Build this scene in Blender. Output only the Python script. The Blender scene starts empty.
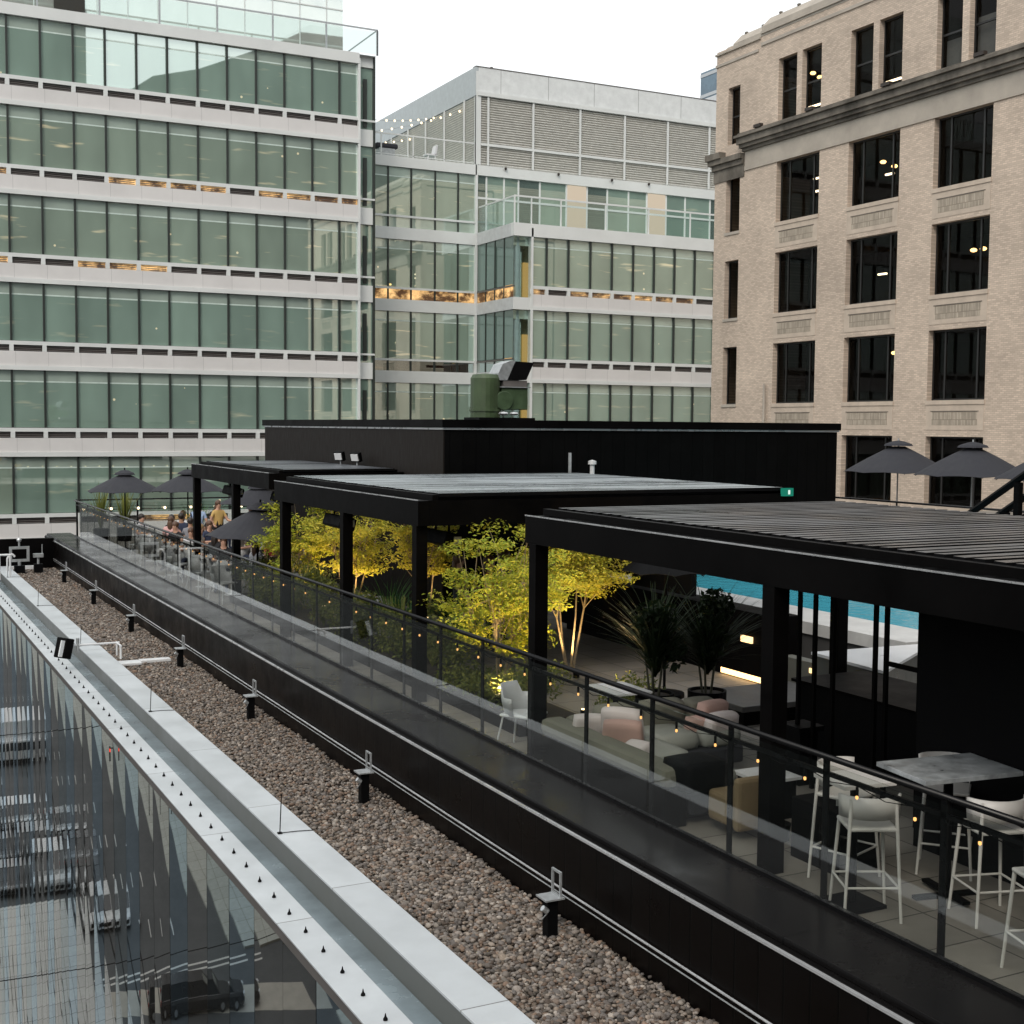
import bpy, bmesh, math, random
import numpy as np
from mathutils import Vector, Matrix
random.seed(7); rng = np.random.default_rng(7)
R = math.radians
scene = bpy.context.scene
col = scene.collection
CZ = 3.8                      # camera height over the ledge level
STREET = -26.2

# ------------------------------------------------------------------ helpers
class MB:
    def __init__(s): s.v = []; s.f = []; s.m = []
    def quad(s, a, b, c, d, mi=0):
        n = len(s.v); s.v += [a, b, c, d]; s.f.append((n, n+1, n+2, n+3)); s.m.append(mi); return s
    def poly(s, pts, mi=0):
        n = len(s.v); s.v += list(pts); s.f.append(tuple(range(n, n+len(pts)))); s.m.append(mi); return s
    def box(s, x0, x1, y0, y1, z0, z1, mi=0):
        n = len(s.v)
        s.v += [(x0,y0,z0),(x1,y0,z0),(x1,y1,z0),(x0,y1,z0),(x0,y0,z1),(x1,y0,z1),(x1,y1,z1),(x0,y1,z1)]
        for f in ((0,3,2,1),(4,5,6,7),(0,1,5,4),(1,2,6,5),(2,3,7,6),(3,0,4,7)):
            s.f.append(tuple(n+i for i in f)); s.m.append(mi)
        return s
    def cbox(s, cx, cy, cz, sx, sy, sz, rz=0, rx=0, ry=0, mi=0):
        n = len(s.v); M = Matrix.Translation((cx,cy,cz)) @ Matrix.Rotation(rz,4,'Z') @ Matrix.Rotation(ry,4,'Y') @ Matrix.Rotation(rx,4,'X')
        for p in ((-1,-1,-1),(1,-1,-1),(1,1,-1),(-1,1,-1),(-1,-1,1),(1,-1,1),(1,1,1),(-1,1,1)):
            s.v.append(tuple(M @ Vector((p[0]*sx/2, p[1]*sy/2, p[2]*sz/2))))
        for f in ((0,3,2,1),(4,5,6,7),(0,1,5,4),(1,2,6,5),(2,3,7,6),(3,0,4,7)):
            s.f.append(tuple(n+i for i in f)); s.m.append(mi)
        return s
    def tube(s, a, b, r, r2=None, n=8, mi=0, caps=True):
        a = Vector(a); b = Vector(b); d = b-a
        if d.length < 1e-6: return s
        r2 = r if r2 is None else r2
        z = d.normalized(); x = z.orthogonal().normalized(); y = z.cross(x)
        k = len(s.v)
        for c, rr in ((a, r), (b, r2)):
            for i in range(n):
                t = 2*math.pi*i/n; s.v.append(tuple(c + x*math.cos(t)*rr + y*math.sin(t)*rr))
        for i in range(n):
            j = (i+1) % n; s.f.append((k+i, k+j, k+n+j, k+n+i)); s.m.append(mi)
        if caps:
            s.f.append(tuple(k+i for i in reversed(range(n)))); s.m.append(mi)
            s.f.append(tuple(k+n+i for i in range(n))); s.m.append(mi)
        return s
    def path(s, pts, r, n=6, mi=0):
        for a, b in zip(pts[:-1], pts[1:]): s.tube(a, b, r, n=n, mi=mi)
        return s
    def lathe(s, prof, cx=0, cy=0, n=20, mi=0):
        k = len(s.v)
        for (r, z) in prof:
            for i in range(n):
                t = 2*math.pi*i/n; s.v.append((cx+r*math.cos(t), cy+r*math.sin(t), z))
        for j in range(len(prof)-1):
            for i in range(n):
                i2 = (i+1) % n
                s.f.append((k+j*n+i, k+j*n+i2, k+(j+1)*n+i2, k+(j+1)*n+i)); s.m.append(mi)
        return s
    def ball(s, c, r, sc=(1,1,1), n=8, mi=0):
        prof = []
        k = len(s.v); m = n//2+1
        for j in range(m):
            ph = math.pi*j/(m-1)
            for i in range(n):
                t = 2*math.pi*i/n
                s.v.append((c[0]+r*sc[0]*math.sin(ph)*math.cos(t), c[1]+r*sc[1]*math.sin(ph)*math.sin(t), c[2]+r*sc[2]*math.cos(ph)))
        for j in range(m-1):
            for i in range(n):
                i2 = (i+1) % n
                s.f.append((k+j*n+i, k+(j+1)*n+i, k+(j+1)*n+i2, k+j*n+i2)); s.m.append(mi)
        return s
    def prism(s, pts, z0, z1, mi=0):
        """pts: ccw xy polygon"""
        n = len(pts); k = len(s.v)
        s.v += [(p[0],p[1],z0) for p in pts] + [(p[0],p[1],z1) for p in pts]
        s.f.append(tuple(k+i for i in reversed(range(n)))); s.m.append(mi)
        s.f.append(tuple(k+n+i for i in range(n))); s.m.append(mi)
        for i in range(n):
            j = (i+1) % n; s.f.append((k+i, k+j, k+n+j, k+n+i)); s.m.append(mi)
        return s
    def build(s, name, mats, parent=None, smooth=False, bevel=0.0, loc=None):
        me = bpy.data.meshes.new(name)
        off = Vector(loc) if loc is not None else Vector((0,0,0))
        me.from_pydata([tuple(Vector(v)-off) for v in s.v] if loc is not None else s.v, [], s.f)
        if not isinstance(mats, (list, tuple)): mats = [mats]
        for m in mats: me.materials.append(m)
        if len(mats) > 1: me.polygons.foreach_set('material_index', s.m)
        if smooth: me.polygons.foreach_set('use_smooth', [True]*len(s.f))
        me.update()
        o = bpy.data.objects.new(name, me); col.objects.link(o)
        if loc is not None: o.location = off
        if parent is not None:
            o.parent = parent
        if bevel:
            b = o.modifiers.new('bev', 'BEVEL'); b.width = bevel; b.segments = 2; b.limit_method = 'ANGLE'
        return o

def tag(o, label=None, cat=None, group=None, kind=None):
    if label: o['label'] = label
    if cat: o['category'] = cat
    if group: o['group'] = group
    if kind: o['kind'] = kind
    return o
def thing(name, label, cat, loc=(0,0,0), rz=0, group=None):
    o = bpy.data.objects.new(name, None); col.objects.link(o); o.location = loc; o.rotation_euler = (0,0,rz)
    return tag(o, label, cat, group)
def dup(root, loc, rz=None, label=None, group=None):
    r = root.copy(); col.objects.link(r); r.location = loc
    if rz is not None: r.rotation_euler = (0,0,rz)
    if label: r['label'] = label
    if group: r['group'] = group
    for ch in list(root.children):
        c = ch.copy(); col.objects.link(c); c.parent = r
        for g in list(ch.children):
            d = g.copy(); col.objects.link(d); d.parent = c
    return r
def struct(mb, name, m, **k):
    return tag(mb.build(name, m, **k), kind='structure')

# ------------------------------------------------------------------ materials
def newmat(name):
    m = bpy.data.materials.new(name); m.use_nodes = True; m.node_tree.nodes.clear()
    return m, m.node_tree.nodes, m.node_tree.links
def N(ns, t, **k):
    n = ns.new(t)
    for a, b in k.items():
        if a == 'inp':
            for i, v in b.items(): n.inputs[i].default_value = v
        else: setattr(n, a, b)
    return n
def mat(name, c, rough=.6, metal=0., var=.12, scale=3., bump=0., bscale=40., spec=.5, coat=0., trans=None, emit=None, es=0., stretch=(1,1,1), rvar=0.1, sheen=0):
    m, ns, ln = newmat(name)
    out = N(ns, 'ShaderNodeOutputMaterial'); p = N(ns, 'ShaderNodeBsdfPrincipled')
    tc = N(ns, 'ShaderNodeTexCoord'); mp = N(ns, 'ShaderNodeMapping', inp={'Scale': stretch})
    ln.new(tc.outputs['Object'], mp.inputs[0])
    nz = N(ns, 'ShaderNodeTexNoise', inp={'Scale': scale, 'Detail': 6., 'Roughness': .62}); ln.new(mp.outputs[0], nz.inputs['Vector'])
    r = N(ns, 'ShaderNodeMapRange', inp={'From Min': .3, 'From Max': .7, 'To Min': 1-var, 'To Max': 1+var}); ln.new(nz.outputs[0], r.inputs[0])
    mx = N(ns, 'ShaderNodeVectorMath', operation='SCALE'); mx.inputs[0].default_value = c[:3]; ln.new(r.outputs[0], mx.inputs['Scale'])
    ln.new(mx.outputs[0], p.inputs['Base Color'])
    rr = N(ns, 'ShaderNodeMapRange', inp={'From Min': .3, 'From Max': .7, 'To Min': max(.02, rough-rvar), 'To Max': min(1, rough+rvar)}); ln.new(nz.outputs[0], rr.inputs[0])
    ln.new(rr.outputs[0], p.inputs['Roughness'])
    p.inputs['Metallic'].default_value = metal; p.inputs['Specular IOR Level'].default_value = spec
    p.inputs['Coat Weight'].default_value = coat
    if sheen: p.inputs['Sheen Weight'].default_value = sheen
    if emit: p.inputs['Emission Color'].default_value = (*emit, 1); p.inputs['Emission Strength'].default_value = es
    if bump:
        n2 = N(ns, 'ShaderNodeTexNoise', inp={'Scale': bscale, 'Detail': 4.}); ln.new(mp.outputs[0], n2.inputs['Vector'])
        b = N(ns, 'ShaderNodeBump', inp={'Strength': bump, 'Distance': .02}); ln.new(n2.outputs[0], b.inputs['Height']); ln.new(b.outputs[0], p.inputs['Normal'])
    ln.new(p.outputs[0], out.inputs[0])
    return m
def glass_mat(name, tint=(.86,.92,.9), ior=1.5, opac=0., base=(.02,.02,.02), boost=1.0):
    m, ns, ln = newmat(name)
    out = N(ns, 'ShaderNodeOutputMaterial')
    t = N(ns, 'ShaderNodeBsdfTransparent', inp={0: (*tint, 1)}); g = N(ns, 'ShaderNodeBsdfGlossy', inp={'Roughness': .01})
    fr = N(ns, 'ShaderNodeFresnel'); mx = N(ns, 'ShaderNodeMixShader'); ge = N(ns, 'ShaderNodeNewGeometry')
    ri = N(ns, 'ShaderNodeMapRange', inp={'To Min': ior, 'To Max': 1/ior}); ln.new(ge.outputs['Backfacing'], ri.inputs[0]); ln.new(ri.outputs[0], fr.inputs['IOR'])
    mu = N(ns, 'ShaderNodeMath', operation='MULTIPLY', use_clamp=True, inp={1: boost}); ln.new(fr.outputs[0], mu.inputs[0])
    ln.new(mu.outputs[0], mx.inputs[0])
    if opac:
        d = N(ns, 'ShaderNodeBsdfDiffuse', inp={0: (*base, 1)}); m2 = N(ns, 'ShaderNodeMixShader', inp={0: opac})
        ln.new(t.outputs[0], m2.inputs[1]); ln.new(d.outputs[0], m2.inputs[2]); ln.new(m2.outputs[0], mx.inputs[1])
    else: ln.new(t.outputs[0], mx.inputs[1])
    ln.new(g.outputs[0], mx.inputs[2]); ln.new(mx.outputs[0], out.inputs[0])
    return m
def emis(name, c, s):
    m, ns, ln = newmat(name); out = N(ns, 'ShaderNodeOutputMaterial'); e = N(ns, 'ShaderNodeEmission', inp={0: (*c,1), 1: s}); ln.new(e.outputs[0], out.inputs[0]); return m
def leafmat(name, c1, c2, trans=.35):
    m, ns, ln = newmat(name); out = N(ns, 'ShaderNodeOutputMaterial')
    g = N(ns, 'ShaderNodeNewGeometry'); cr = N(ns, 'ShaderNodeMix', data_type='RGBA'); ln.new(g.outputs['Random Per Island'], cr.inputs[0])
    cr.inputs[6].default_value = (*c1,1); cr.inputs[7].default_value = (*c2,1)
    d = N(ns, 'ShaderNodeBsdfPrincipled', inp={'Roughness': .55, 'Specular IOR Level': .25}); t = N(ns, 'ShaderNodeBsdfTranslucent'); mx = N(ns, 'ShaderNodeMixShader', inp={0: trans})
    ln.new(cr.outputs[2], d.inputs['Base Color']); ln.new(cr.outputs[2], t.inputs[0]); ln.new(d.outputs[0], mx.inputs[1]); ln.new(t.outputs[0], mx.inputs[2]); ln.new(mx.outputs[0], out.inputs[0])
    return m
def grid_mat(name, c, joint, w, h, jw=.012, rough=.6, var=.12, axes='XY', offset=.0, var2=.1, metal=0, bumpd=.3, spec=.5, nscale=2.0):
    """panels / bricks / pavers: procedural joints"""
    m, ns, ln = newmat(name); out = N(ns, 'ShaderNodeOutputMaterial'); p = N(ns, 'ShaderNodeBsdfPrincipled')
    tc = N(ns, 'ShaderNodeTexCoord'); sp = N(ns, 'ShaderNodeSeparateXYZ'); cb = N(ns, 'ShaderNodeCombineXYZ')
    ln.new(tc.outputs['Object'], sp.inputs[0]); ln.new(sp.outputs[axes[0]], cb.inputs[0]); ln.new(sp.outputs[axes[1]], cb.inputs[1])
    br = N(ns, 'ShaderNodeTexBrick', offset=offset, inp={'Scale': 1., 'Mortar Size': jw, 'Mortar Smooth': .2, 'Brick Width': w, 'Row Height': h, 'Bias': 0.})
    br.inputs['Color1'].default_value = (*[x*(1-var) for x in c],1); br.inputs['Color2'].default_value = (*[min(1,x*(1+var)) for x in c],1); br.inputs['Mortar'].default_value = (*joint,1)
    ln.new(cb.outputs[0], br.inputs['Vector'])
    nz = N(ns, 'ShaderNodeTexNoise', inp={'Scale': nscale, 'Detail': 7., 'Roughness': .65}); ln.new(tc.outputs['Object'], nz.inputs['Vector'])
    r = N(ns, 'ShaderNodeMapRange', inp={'From Min': .3, 'From Max': .7, 'To Min': 1-var2, 'To Max': 1+var2}); ln.new(nz.outputs[0], r.inputs[0])
    mx = N(ns, 'ShaderNodeVectorMath', operation='SCALE'); ln.new(br.outputs[0], mx.inputs[0]); ln.new(r.outputs[0], mx.inputs['Scale']); ln.new(mx.outputs[0], p.inputs['Base Color'])
    rr = N(ns, 'ShaderNodeMapRange', inp={'From Min': .3, 'From Max': .7, 'To Min': max(.03, rough-.12), 'To Max': min(1,rough+.12)}); ln.new(nz.outputs[0], rr.inputs[0]); ln.new(rr.outputs[0], p.inputs['Roughness'])
    p.inputs['Metallic'].default_value = metal; p.inputs['Specular IOR Level'].default_value = spec
    b = N(ns, 'ShaderNodeBump', invert=True, inp={'Strength': bumpd, 'Distance': .01}); ln.new(br.outputs['Fac'], b.inputs['Height']); ln.new(b.outputs[0], p.inputs['Normal'])
    ln.new(p.outputs[0], out.inputs[0]); return m

M = {}
M['blackmetal'] = mat('black_powder_coated_metal', (.0025,.0022,.0022), .5, var=.3, scale=1.5, spec=.05)
M['blackrib'] = grid_mat('black_ribbed_cladding', (.003,.0022,.002), (.0012,.0012,.0012), .3, 9., .012, .36, .1, 'YZ', spec=.10, bumpd=.3)
M['blackribx'] = grid_mat('black_ribbed_cladding_front', (.0028,.0028,.0028), (.0015,.0015,.0015), .3, 9., .012, .5, .1, 'XZ', spec=.05, bumpd=.5)
M['darkledge'] = grid_mat('dark_stone_ledge', (.006,.0055,.0055), (.003,.003,.003), 3., 1.9, .01, .22, .2, 'XY', spec=.08, nscale=.8, var2=.3)
M['coping'] = grid_mat('white_coated_coping', (.48,.51,.53), (.16,.16,.16), 9., 3.05, .008, .42, .03, 'XY', var2=.11, nscale=1.6)
M['innerface'] = mat('grey_green_flashing', (.10,.105,.098), .4, var=.15, scale=1., spec=.4)
M['channel'] = mat('glossy_blue_grey_membrane', (.16,.2,.22), .22, var=.28, scale=1.6, spec=.6)  # glossy blue-grey with random lighter and darker blotches
M['fascia'] = mat('grey_brown_fascia', (.12,.11,.105), .45, var=.15)
M['trim'] = mat('pale_metal_trim', (.62,.63,.64), .3, metal=.6, var=.08)
M['steel'] = mat('galvanised_steel', (.42,.44,.45), .4, metal=.5, var=.2, scale=9)
M['deck'] = grid_mat('terrace_stone_pavers', (.225,.205,.18), (.05,.045,.04), .6, .6, .008, .62, .14, 'XY', var2=.16, bumpd=.4)
M['railglass'] = glass_mat('balustrade_glass', (.93,.945,.93), 1.5, boost=1.25)
M['screenglass'] = glass_mat('screen_glass', (.90,.94,.93), 1.4)
M['white'] = mat('white_painted_metal', (.66,.67,.68), .35, var=.06)
M['whitechair'] = mat('pale_grey_plastic', (.6,.58,.55), .45, var=.06)
M['bulb'] = emis('warm_bulb', (1,.50,.16), 2.0)
M['bulbw'] = emis('pale_bulb', (1,.8,.5), 3.)
M['led'] = emis('warm_led_strip', (1,.62,.25), 3.5)
M['soil'] = mat('dark_soil', (.03,.022,.015), .9, bump=.5)
M['pot'] = mat('black_matt_pot', (.0035,.0035,.004), .6, spec=.08)
M['bark'] = mat('pale_bark', (.28,.22,.14), .8, var=.3, scale=20, bump=.4)
M['leafyel'] = leafmat('lime_yellow_leaves', (.36,.40,.05), (.60,.52,.08), .4)
M['leafgreen'] = leafmat('lime_green_leaves', (.26,.35,.04), (.55,.50,.06), .4)
M['leafdark'] = leafmat('dark_shrub_leaves', (.07,.10,.025), (.24,.25,.06), .3)
M['leaffern'] = leafmat('bright_fern_leaves', (.03,.10,.03), (.10,.22,.05), .35)
M['leafpalm'] = leafmat('dark_palm_leaves', (.014,.03,.012), (.04,.065,.025), .15)
M['umb'] = mat('charcoal_canvas', (.024,.025,.032), .85, var=.1, bump=.1, bscale=200)
M['water'] = None

# ------------------------------------------------------------------ street and ground
m, ns, ln = newmat('asphalt')
out = N(ns,'ShaderNodeOutputMaterial'); p = N(ns,'ShaderNodeBsdfPrincipled', inp={'Roughness':.75}); tc = N(ns,'ShaderNodeTexCoord')
nz = N(ns,'ShaderNodeTexNoise', inp={'Scale':.25,'Detail':8.,'Roughness':.7}); ln.new(tc.outputs['Object'], nz.inputs['Vector'])
cr = N(ns,'ShaderNodeValToRGB'); cr.color_ramp.elements[0].position=.3; cr.color_ramp.elements[0].color=(.058,.064,.07,1); cr.color_ramp.elements[1].position=.7; cr.color_ramp.elements[1].color=(.10,.107,.112,1)
ln.new(nz.outputs[0], cr.inputs[0]); ln.new(cr.outputs[0], p.inputs['Base Color']); ln.new(p.outputs[0], out.inputs[0]); M['asphalt'] = m
M['pave'] = grid_mat('pale_grey_pavement', (.55,.56,.55), (.22,.22,.21), 1.5, 1.5, .03, .8, .06, 'XY', var2=.1)
M['pavefar'] = grid_mat('beige_pavement', (.50,.52,.48), (.25,.24,.2), 2., 2., .03, .8, .06, 'XY', var2=.12)
M['kerb'] = mat('kerb_stone', (.4,.39,.37), .8)
M['paint'] = mat('white_road_paint', (.7,.7,.68), .7, var=.15, scale=8)
M['lot'] = mat('cross_walk_concrete', (.46,.44,.39), .8, var=.12, scale=.8)
S0 = STREET
struct(MB().quad((-600,-500,S0),(600,-500,S0),(600,900,S0),(-600,900,S0)), 'road', M['asphalt'])
struct(MB().box(-4.7,3.55,-60,84.5,S0,S0+.14), 'pavement', M['pave'])
struct(MB().box(-26,-12.7,72,240,S0,S0+.14).box(-26,-14.5,-60,62,S0,S0+.14), 'pavement', M['pavefar'])
mk = MB()
for y0 in (70.3, 71.1): mk.quad((-12.6,y0,S0+.004),(-4.9,y0,S0+.004),(-4.9,y0+.25,S0+.004),(-12.6,y0+.25,S0+.004))
for k in range(9): mk.quad((-8.75,76+k*9,S0+.004),(-8.6,76+k*9,S0+.004),(-8.6,79+k*9,S0+.004),(-8.75,79+k*9,S0+.004))
struct(mk, 'road_markings', M['paint'])
struct(MB().poly([(-14.4,62.6,S0+.004),(-4.0,66.6,S0+.004),(-4.6,69.6,S0+.004),(-14.4,66.3,S0+.004)]), 'crosswalk', M['lot'])

def carbody(L, W, H, suv, boxy):
    """returns lower body, cabin"""
    lo = MB(); hb = H*.56
    xs = [(-L/2, .30, hb*.82, .86), (-L/2+.12*1, .22, hb*.98, .95), (-L*.28, .22, hb*1.0, 1.0), (0,.22,hb*1.02,1.0), (L*.22,.22,hb*1.0,1.), (L*.40,.22,hb*.92,.97), (L/2-.1,.24,hb*.80,.90), (L/2,.34,hb*.62,.80)]
    rings = []
    for (y, z0, z1, w) in xs:
        hw = W/2*w
        rings.append([(-hw*.93,y,z0),(-hw,y,z0+(z1-z0)*.35),(-hw,y,z0+(z1-z0)*.75),(-hw*.9,y,z1),(hw*.9,y,z1),(hw,y,z0+(z1-z0)*.75),(hw,y,z0+(z1-z0)*.35),(hw*.93,y,z0)])
    k = 0; n = 8
    for r in rings: lo.v += r
    for i in range(len(rings)-1):
        for j in range(n):
            j2 = (j+1) % n; lo.f.append((i*n+j, i*n+j2, (i+1)*n+j2, (i+1)*n+j)); lo.m.append(0)
    lo.f.append(tuple(range(n))); lo.m.append(0); lo.f.append(tuple(reversed(range((len(rings)-1)*n, len(rings)*n)))); lo.m.append(0)
    ca = MB()
    yb = -L/2+(.12 if suv else .55); yf = L*.26
    b = [(-W*.44,yb,hb*.98),(W*.44,yb,hb*.98),(W*.44,yf,hb*.96),(-W*.44,yf,hb*.96)]
    t0, t1 = yb+(.22 if suv else .5), yf-.75
    t = [(-W*.36,t0,H*.985),(W*.36,t0,H*.985),(W*.36,t1,H*.985),(-W*.36,t1,H*.985)]
    ca.v += b+t
    for f in ((0,1,5,4),(1,2,6,5),(2,3,7,6),(3,0,4,7)): ca.f.append(f); ca.m.append(0)
    roof = MB(); roof.box(-W*.355,W*.355,t0-.03,t1+.03,H*.975,H)
    for sx in (-1,1):
        roof.tube((sx*W*.44,yf,hb*.97),(sx*W*.36,t1,H*.98),.035,n=5); roof.tube((sx*W*.44,yb,hb*.98),(sx*W*.36,t0,H*.98),.04,n=5); roof.tube((sx*W*.435,(yb+yf)/2,hb*.98),(sx*W*.36,(t0+t1)/2,H*.98),.035,n=5)
    return lo, ca, roof
M['tyre'] = mat('tyre_rubber', (.012,.012,.012), .8); M['carglass'] = mat('car_glass', (.02,.025,.03), .08, spec=.8)
M['lamp'] = mat('headlamp_lens', (.7,.72,.75), .15); M['tail'] = mat('tail_lamp', (.35,.01,.01), .2)
def car(name, label, paint, loc, rz, L=4.7, W=1.9, H=1.72, suv=True, cat='car'):
    t = thing(name, label, cat, loc, rz)
    lo, ca, roof = carbody(L, W, H, suv, 0)
    lo.build('body', paint, t, bevel=.03); ca.build('windows', M['carglass'], t); roof.build('roof', paint, t)
    for sx in (-1,1):
        for y in (-L*.31, L*.31):
            w = MB().tube((sx*(W/2-.2),y,.34),(sx*(W/2+.01),y,.34),.34,n=18).build('wheel', M['tyre'], t)
            MB().tube((sx*(W/2+.005),y,.34),(sx*(W/2+.02),y,.34),.2,n=12).build('rim', M['steel'], w)
        MB().cbox(sx*W*.33,L/2-.06,.72,.34,.14,.16,rz=-sx*.25).build('headlight', M['lamp'], t)
        MB().cbox(sx*W*.4,-L/2+.03,.85,.16,.1,.3).build('tail_light', M['tail'], t)
    MB().box(-W*.28,W*.28,L/2-.09,L/2-.0,.42,.66).build('grille', M['tyre'], t)
    return t
pw = mat('white_car_paint', (.72,.73,.74), .25, var=.02, coat=.6); pb = mat('black_car_paint', (.012,.012,.014), .2, var=.02, coat=.8)
pg = mat('grey_car_paint', (.12,.13,.14), .25, var=.02, coat=.6, metal=.3); ps = mat('silver_car_paint', (.42,.44,.45), .25, var=.02, coat=.5, metal=.5)
pr = mat('red_car_paint', (.3,.02,.02), .25, var=.02, coat=.5)
car('parked_car', 'white sport utility car waiting in the road nearest the crossing, seen in the facade glass', pw, (-5.9,80.2,S0), math.pi)
car('parked_car', 'black sport utility car crossing the road at the lower edge, seen in the facade glass', pb, (-8.3,65.6,S0+.01), math.pi/2+.1, 4.9, 1.95, 1.75)
car('parked_car', 'black saloon car right behind the white car in the queue', pb, (-6.2,86.8,S0), math.pi, 4.7,1.85,1.45,False)
car('parked_van', 'silver van beside the queue with its pale roof', ps, (-4.2,88.3,S0), math.pi, 5.3,2.0,2.3,True,'van')
car('parked_car', 'dark grey saloon third in the queue behind the black saloon', pg, (-6.5,92.8,S0), math.pi, 4.6,1.85,1.5,False)
car('parked_car', 'grey car behind the silver van in the left queue', pg, (-3.9,95.3,S0), math.pi, 4.6,1.85,1.6,True)
car('parked_car', 'pale silver saloon car at the far end of the queue', ps, (-6.4,99.5,S0), math.pi, 4.6,1.85,1.45,False)
car('parked_car', 'black car parked nearest the dark end of the pavement', pb, (-1.4,88.5,S0), math.pi, 4.6,1.85,1.5,False)
car('parked_car', 'grey saloon parked behind the black car by the kerb', pg, (-1.3,95.0,S0), math.pi, 4.6,1.85,1.45,False)
car('parked_car', 'dark sport utility car parked third along the kerb', pb, (-1.4,101.6,S0), math.pi, 4.7,1.9,1.7,True)
car('parked_car', 'silver car parked fourth along the kerb', ps, (-3.8,103.0,S0), math.pi, 4.6,1.85,1.5,True)
car('parked_car', 'grey sport utility car farthest along the kerb', pg, (-1.5,108.5,S0), math.pi, 4.7,1.9,1.7,True)
# bus / kiosk
t = thing('delivery_truck', 'white box truck standing far down the street', 'truck', (-5.6,124,S0), math.pi)
MB().box(-1.25,1.25,-4.,2.2,.9,3.6).build('cargo_box', M['white'], t, bevel=.04)
MB().box(-1.15,1.15,2.25,4.1,.6,2.3).build('cab', pw, t, bevel=.12); MB().box(-1.0,1.0,4.05,4.12,1.4,2.1).build('windscreen', M['carglass'], t)
MB().box(-.9,.9,-3.9,3.9,.45,.88).build('chassis', M['tyre'], t)
for sx in (-1,1):
    for y in (-2.6, 3.0): MB().tube((sx*.9,y,.45),(sx*1.2,y,.45),.45,n=16).build('wheel', M['tyre'], t)
# traffic signal
def signal(loc, label):
    t = thing('traffic_light', label, 'traffic light', loc)
    MB().tube((0,0,0),(0,0,5.6),.09,.07,n=10).tube((0,0,5.3),(2.6,0,5.5),.05,n=8).build('pole', M['pot'], t)
    h = MB().box(2.35,2.75,-.14,.14,4.5,5.6).build('signal_head', M['pot'], t)
    MB().tube((2.55,-.19,5.35),(2.55,-.145,5.35),.15,n=14).build('red_lens', emis('red_signal',(1,.05,.02),2.5), h)
    MB().tube((2.55,-.17,5.03),(2.55,-.145,5.03),.13,n=14).build('amber_lens', mat('amber_off',(.08,.05,.01),.3), h)
    MB().tube((2.55,-.17,4.7),(2.55,-.145,4.7),.13,n=14).build('green_lens', mat('green_off',(.01,.06,.03),.3), h)
signal((-13.4,100,S0+.14), 'tall traffic light showing red above the far pavement')
# overhead street wires
def wire(pts, label, r=.03):
    mb = MB(); P=[]
    a, b = Vector(pts[0]), Vector(pts[1]); n = 12; L=(b-a).length
    for i in range(n+1):
        q = a.lerp(b, i/n); q.z -= L*.008*4*(i/n)*(1-i/n); P.append(tuple(q))
    mb.path(P, r, 5); tag(mb.build('overhead_wire', M['pot']), label, 'wire', 'overhead wires above the street')
wire([(-2.7,10,-18.2),(-2.7,125,-17.2)], 'long black overhead wire nearest the middle of the road', .06)
wire([(.2,10,-18.2),(.2,125,-17.2)], 'black overhead wire running above the pale pavement', .035)
wire([(1.8,10,-18.2),(1.8,125,-17.2)], 'thin black overhead wire nearest the glass facade', .03)
wire([(3.4,54,-18.2),(-14,54,-18.2)], 'thin span wire crossing above the near pavement', .02)
wire([(3.4,96,-17.8),(-14,96,-17.8)], 'thin span wire crossing above the far queue', .03)

# ------------------------------------------------------------------ hotel roof edge (the building we look along)
hotel = thing('hotel_building', 'long flat roofed building with glass street facade, white coping and black upper wall', 'building', (3.72,0,0))
def HB(mb, name, m, **k):
    o = mb.build(name, m, None, **k); o.parent = hotel; o.matrix_parent_inverse = Matrix.Translation((-3.72,0,0)); return o
Y0, Y1 = 1.5, 47.2
xg = 3.72
# reflective facade panels, slightly bowed
def refl(name, tint, dark):
    m, ns, ln = newmat(name); out = N(ns,'ShaderNodeOutputMaterial')
    g = N(ns,'ShaderNodeBsdfGlossy', inp={0:(*tint,1),'Roughness':.015}); d = N(ns,'ShaderNodeBsdfDiffuse', inp={0:(*dark,1)})
    fr = N(ns,'ShaderNodeFresnel', inp={'IOR':2.8}); mu = N(ns,'ShaderNodeMapRange', inp={'To Min':.42,'To Max':1.}); ln.new(fr.outputs[0], mu.inputs[0])
    mx = N(ns,'ShaderNodeMixShader'); ln.new(mu.outputs[0], mx.inputs[0]); ln.new(d.outputs[0], mx.inputs[1]); ln.new(g.outputs[0], mx.inputs[2]); ln.new(mx.outputs[0], out.inputs[0])
    return m
FG = [refl('facade_glass_blue',(.80,.92,1.0),(.03,.036,.04)), refl('facade_glass_bronze',(.90,.88,.85),(.035,.032,.028)), refl('facade_glass_grey',(.80,.84,.84),(.03,.032,.032))]
pw_ = 1.0; y = 47.1; i = 0
while y - pw_ > 2.0:
    nx, nz = 6, 80; mb = MB(); a = random.uniform(.0012,.0034); tlt = random.uniform(-.0022,.0022); tl2 = random.uniform(-.0004,.0004); ph = random.uniform(0,6)
    for jz in range(nz+1):
        z = -1.21 - (24.9)*jz/nz
        for jx in range(nx+1):
            u = jx/nx
            dx = a*(4*u*(1-u)) + tlt*(u-.5) + tl2*(z+10)*.35 + .0006*math.sin(z*1.1+ph)*math.sin(math.pi*u) + .0003*math.sin(z*2.3+ph*2)
            mb.v.append((xg-dx, y-.005-(pw_-.010)*u, z))
    for jz in range(nz):
        for jx in range(nx):
            k = jz*(nx+1)+jx; mb.f.append((k, k+nx+1, k+nx+2, k+1)); mb.m.append(0)
    HB(mb, 'glass_panel', FG[[0,1,2,0,1,1][i % 6]], smooth=True)
    y -= pw_; i += 1
mb = MB(); y = 47.1
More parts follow.
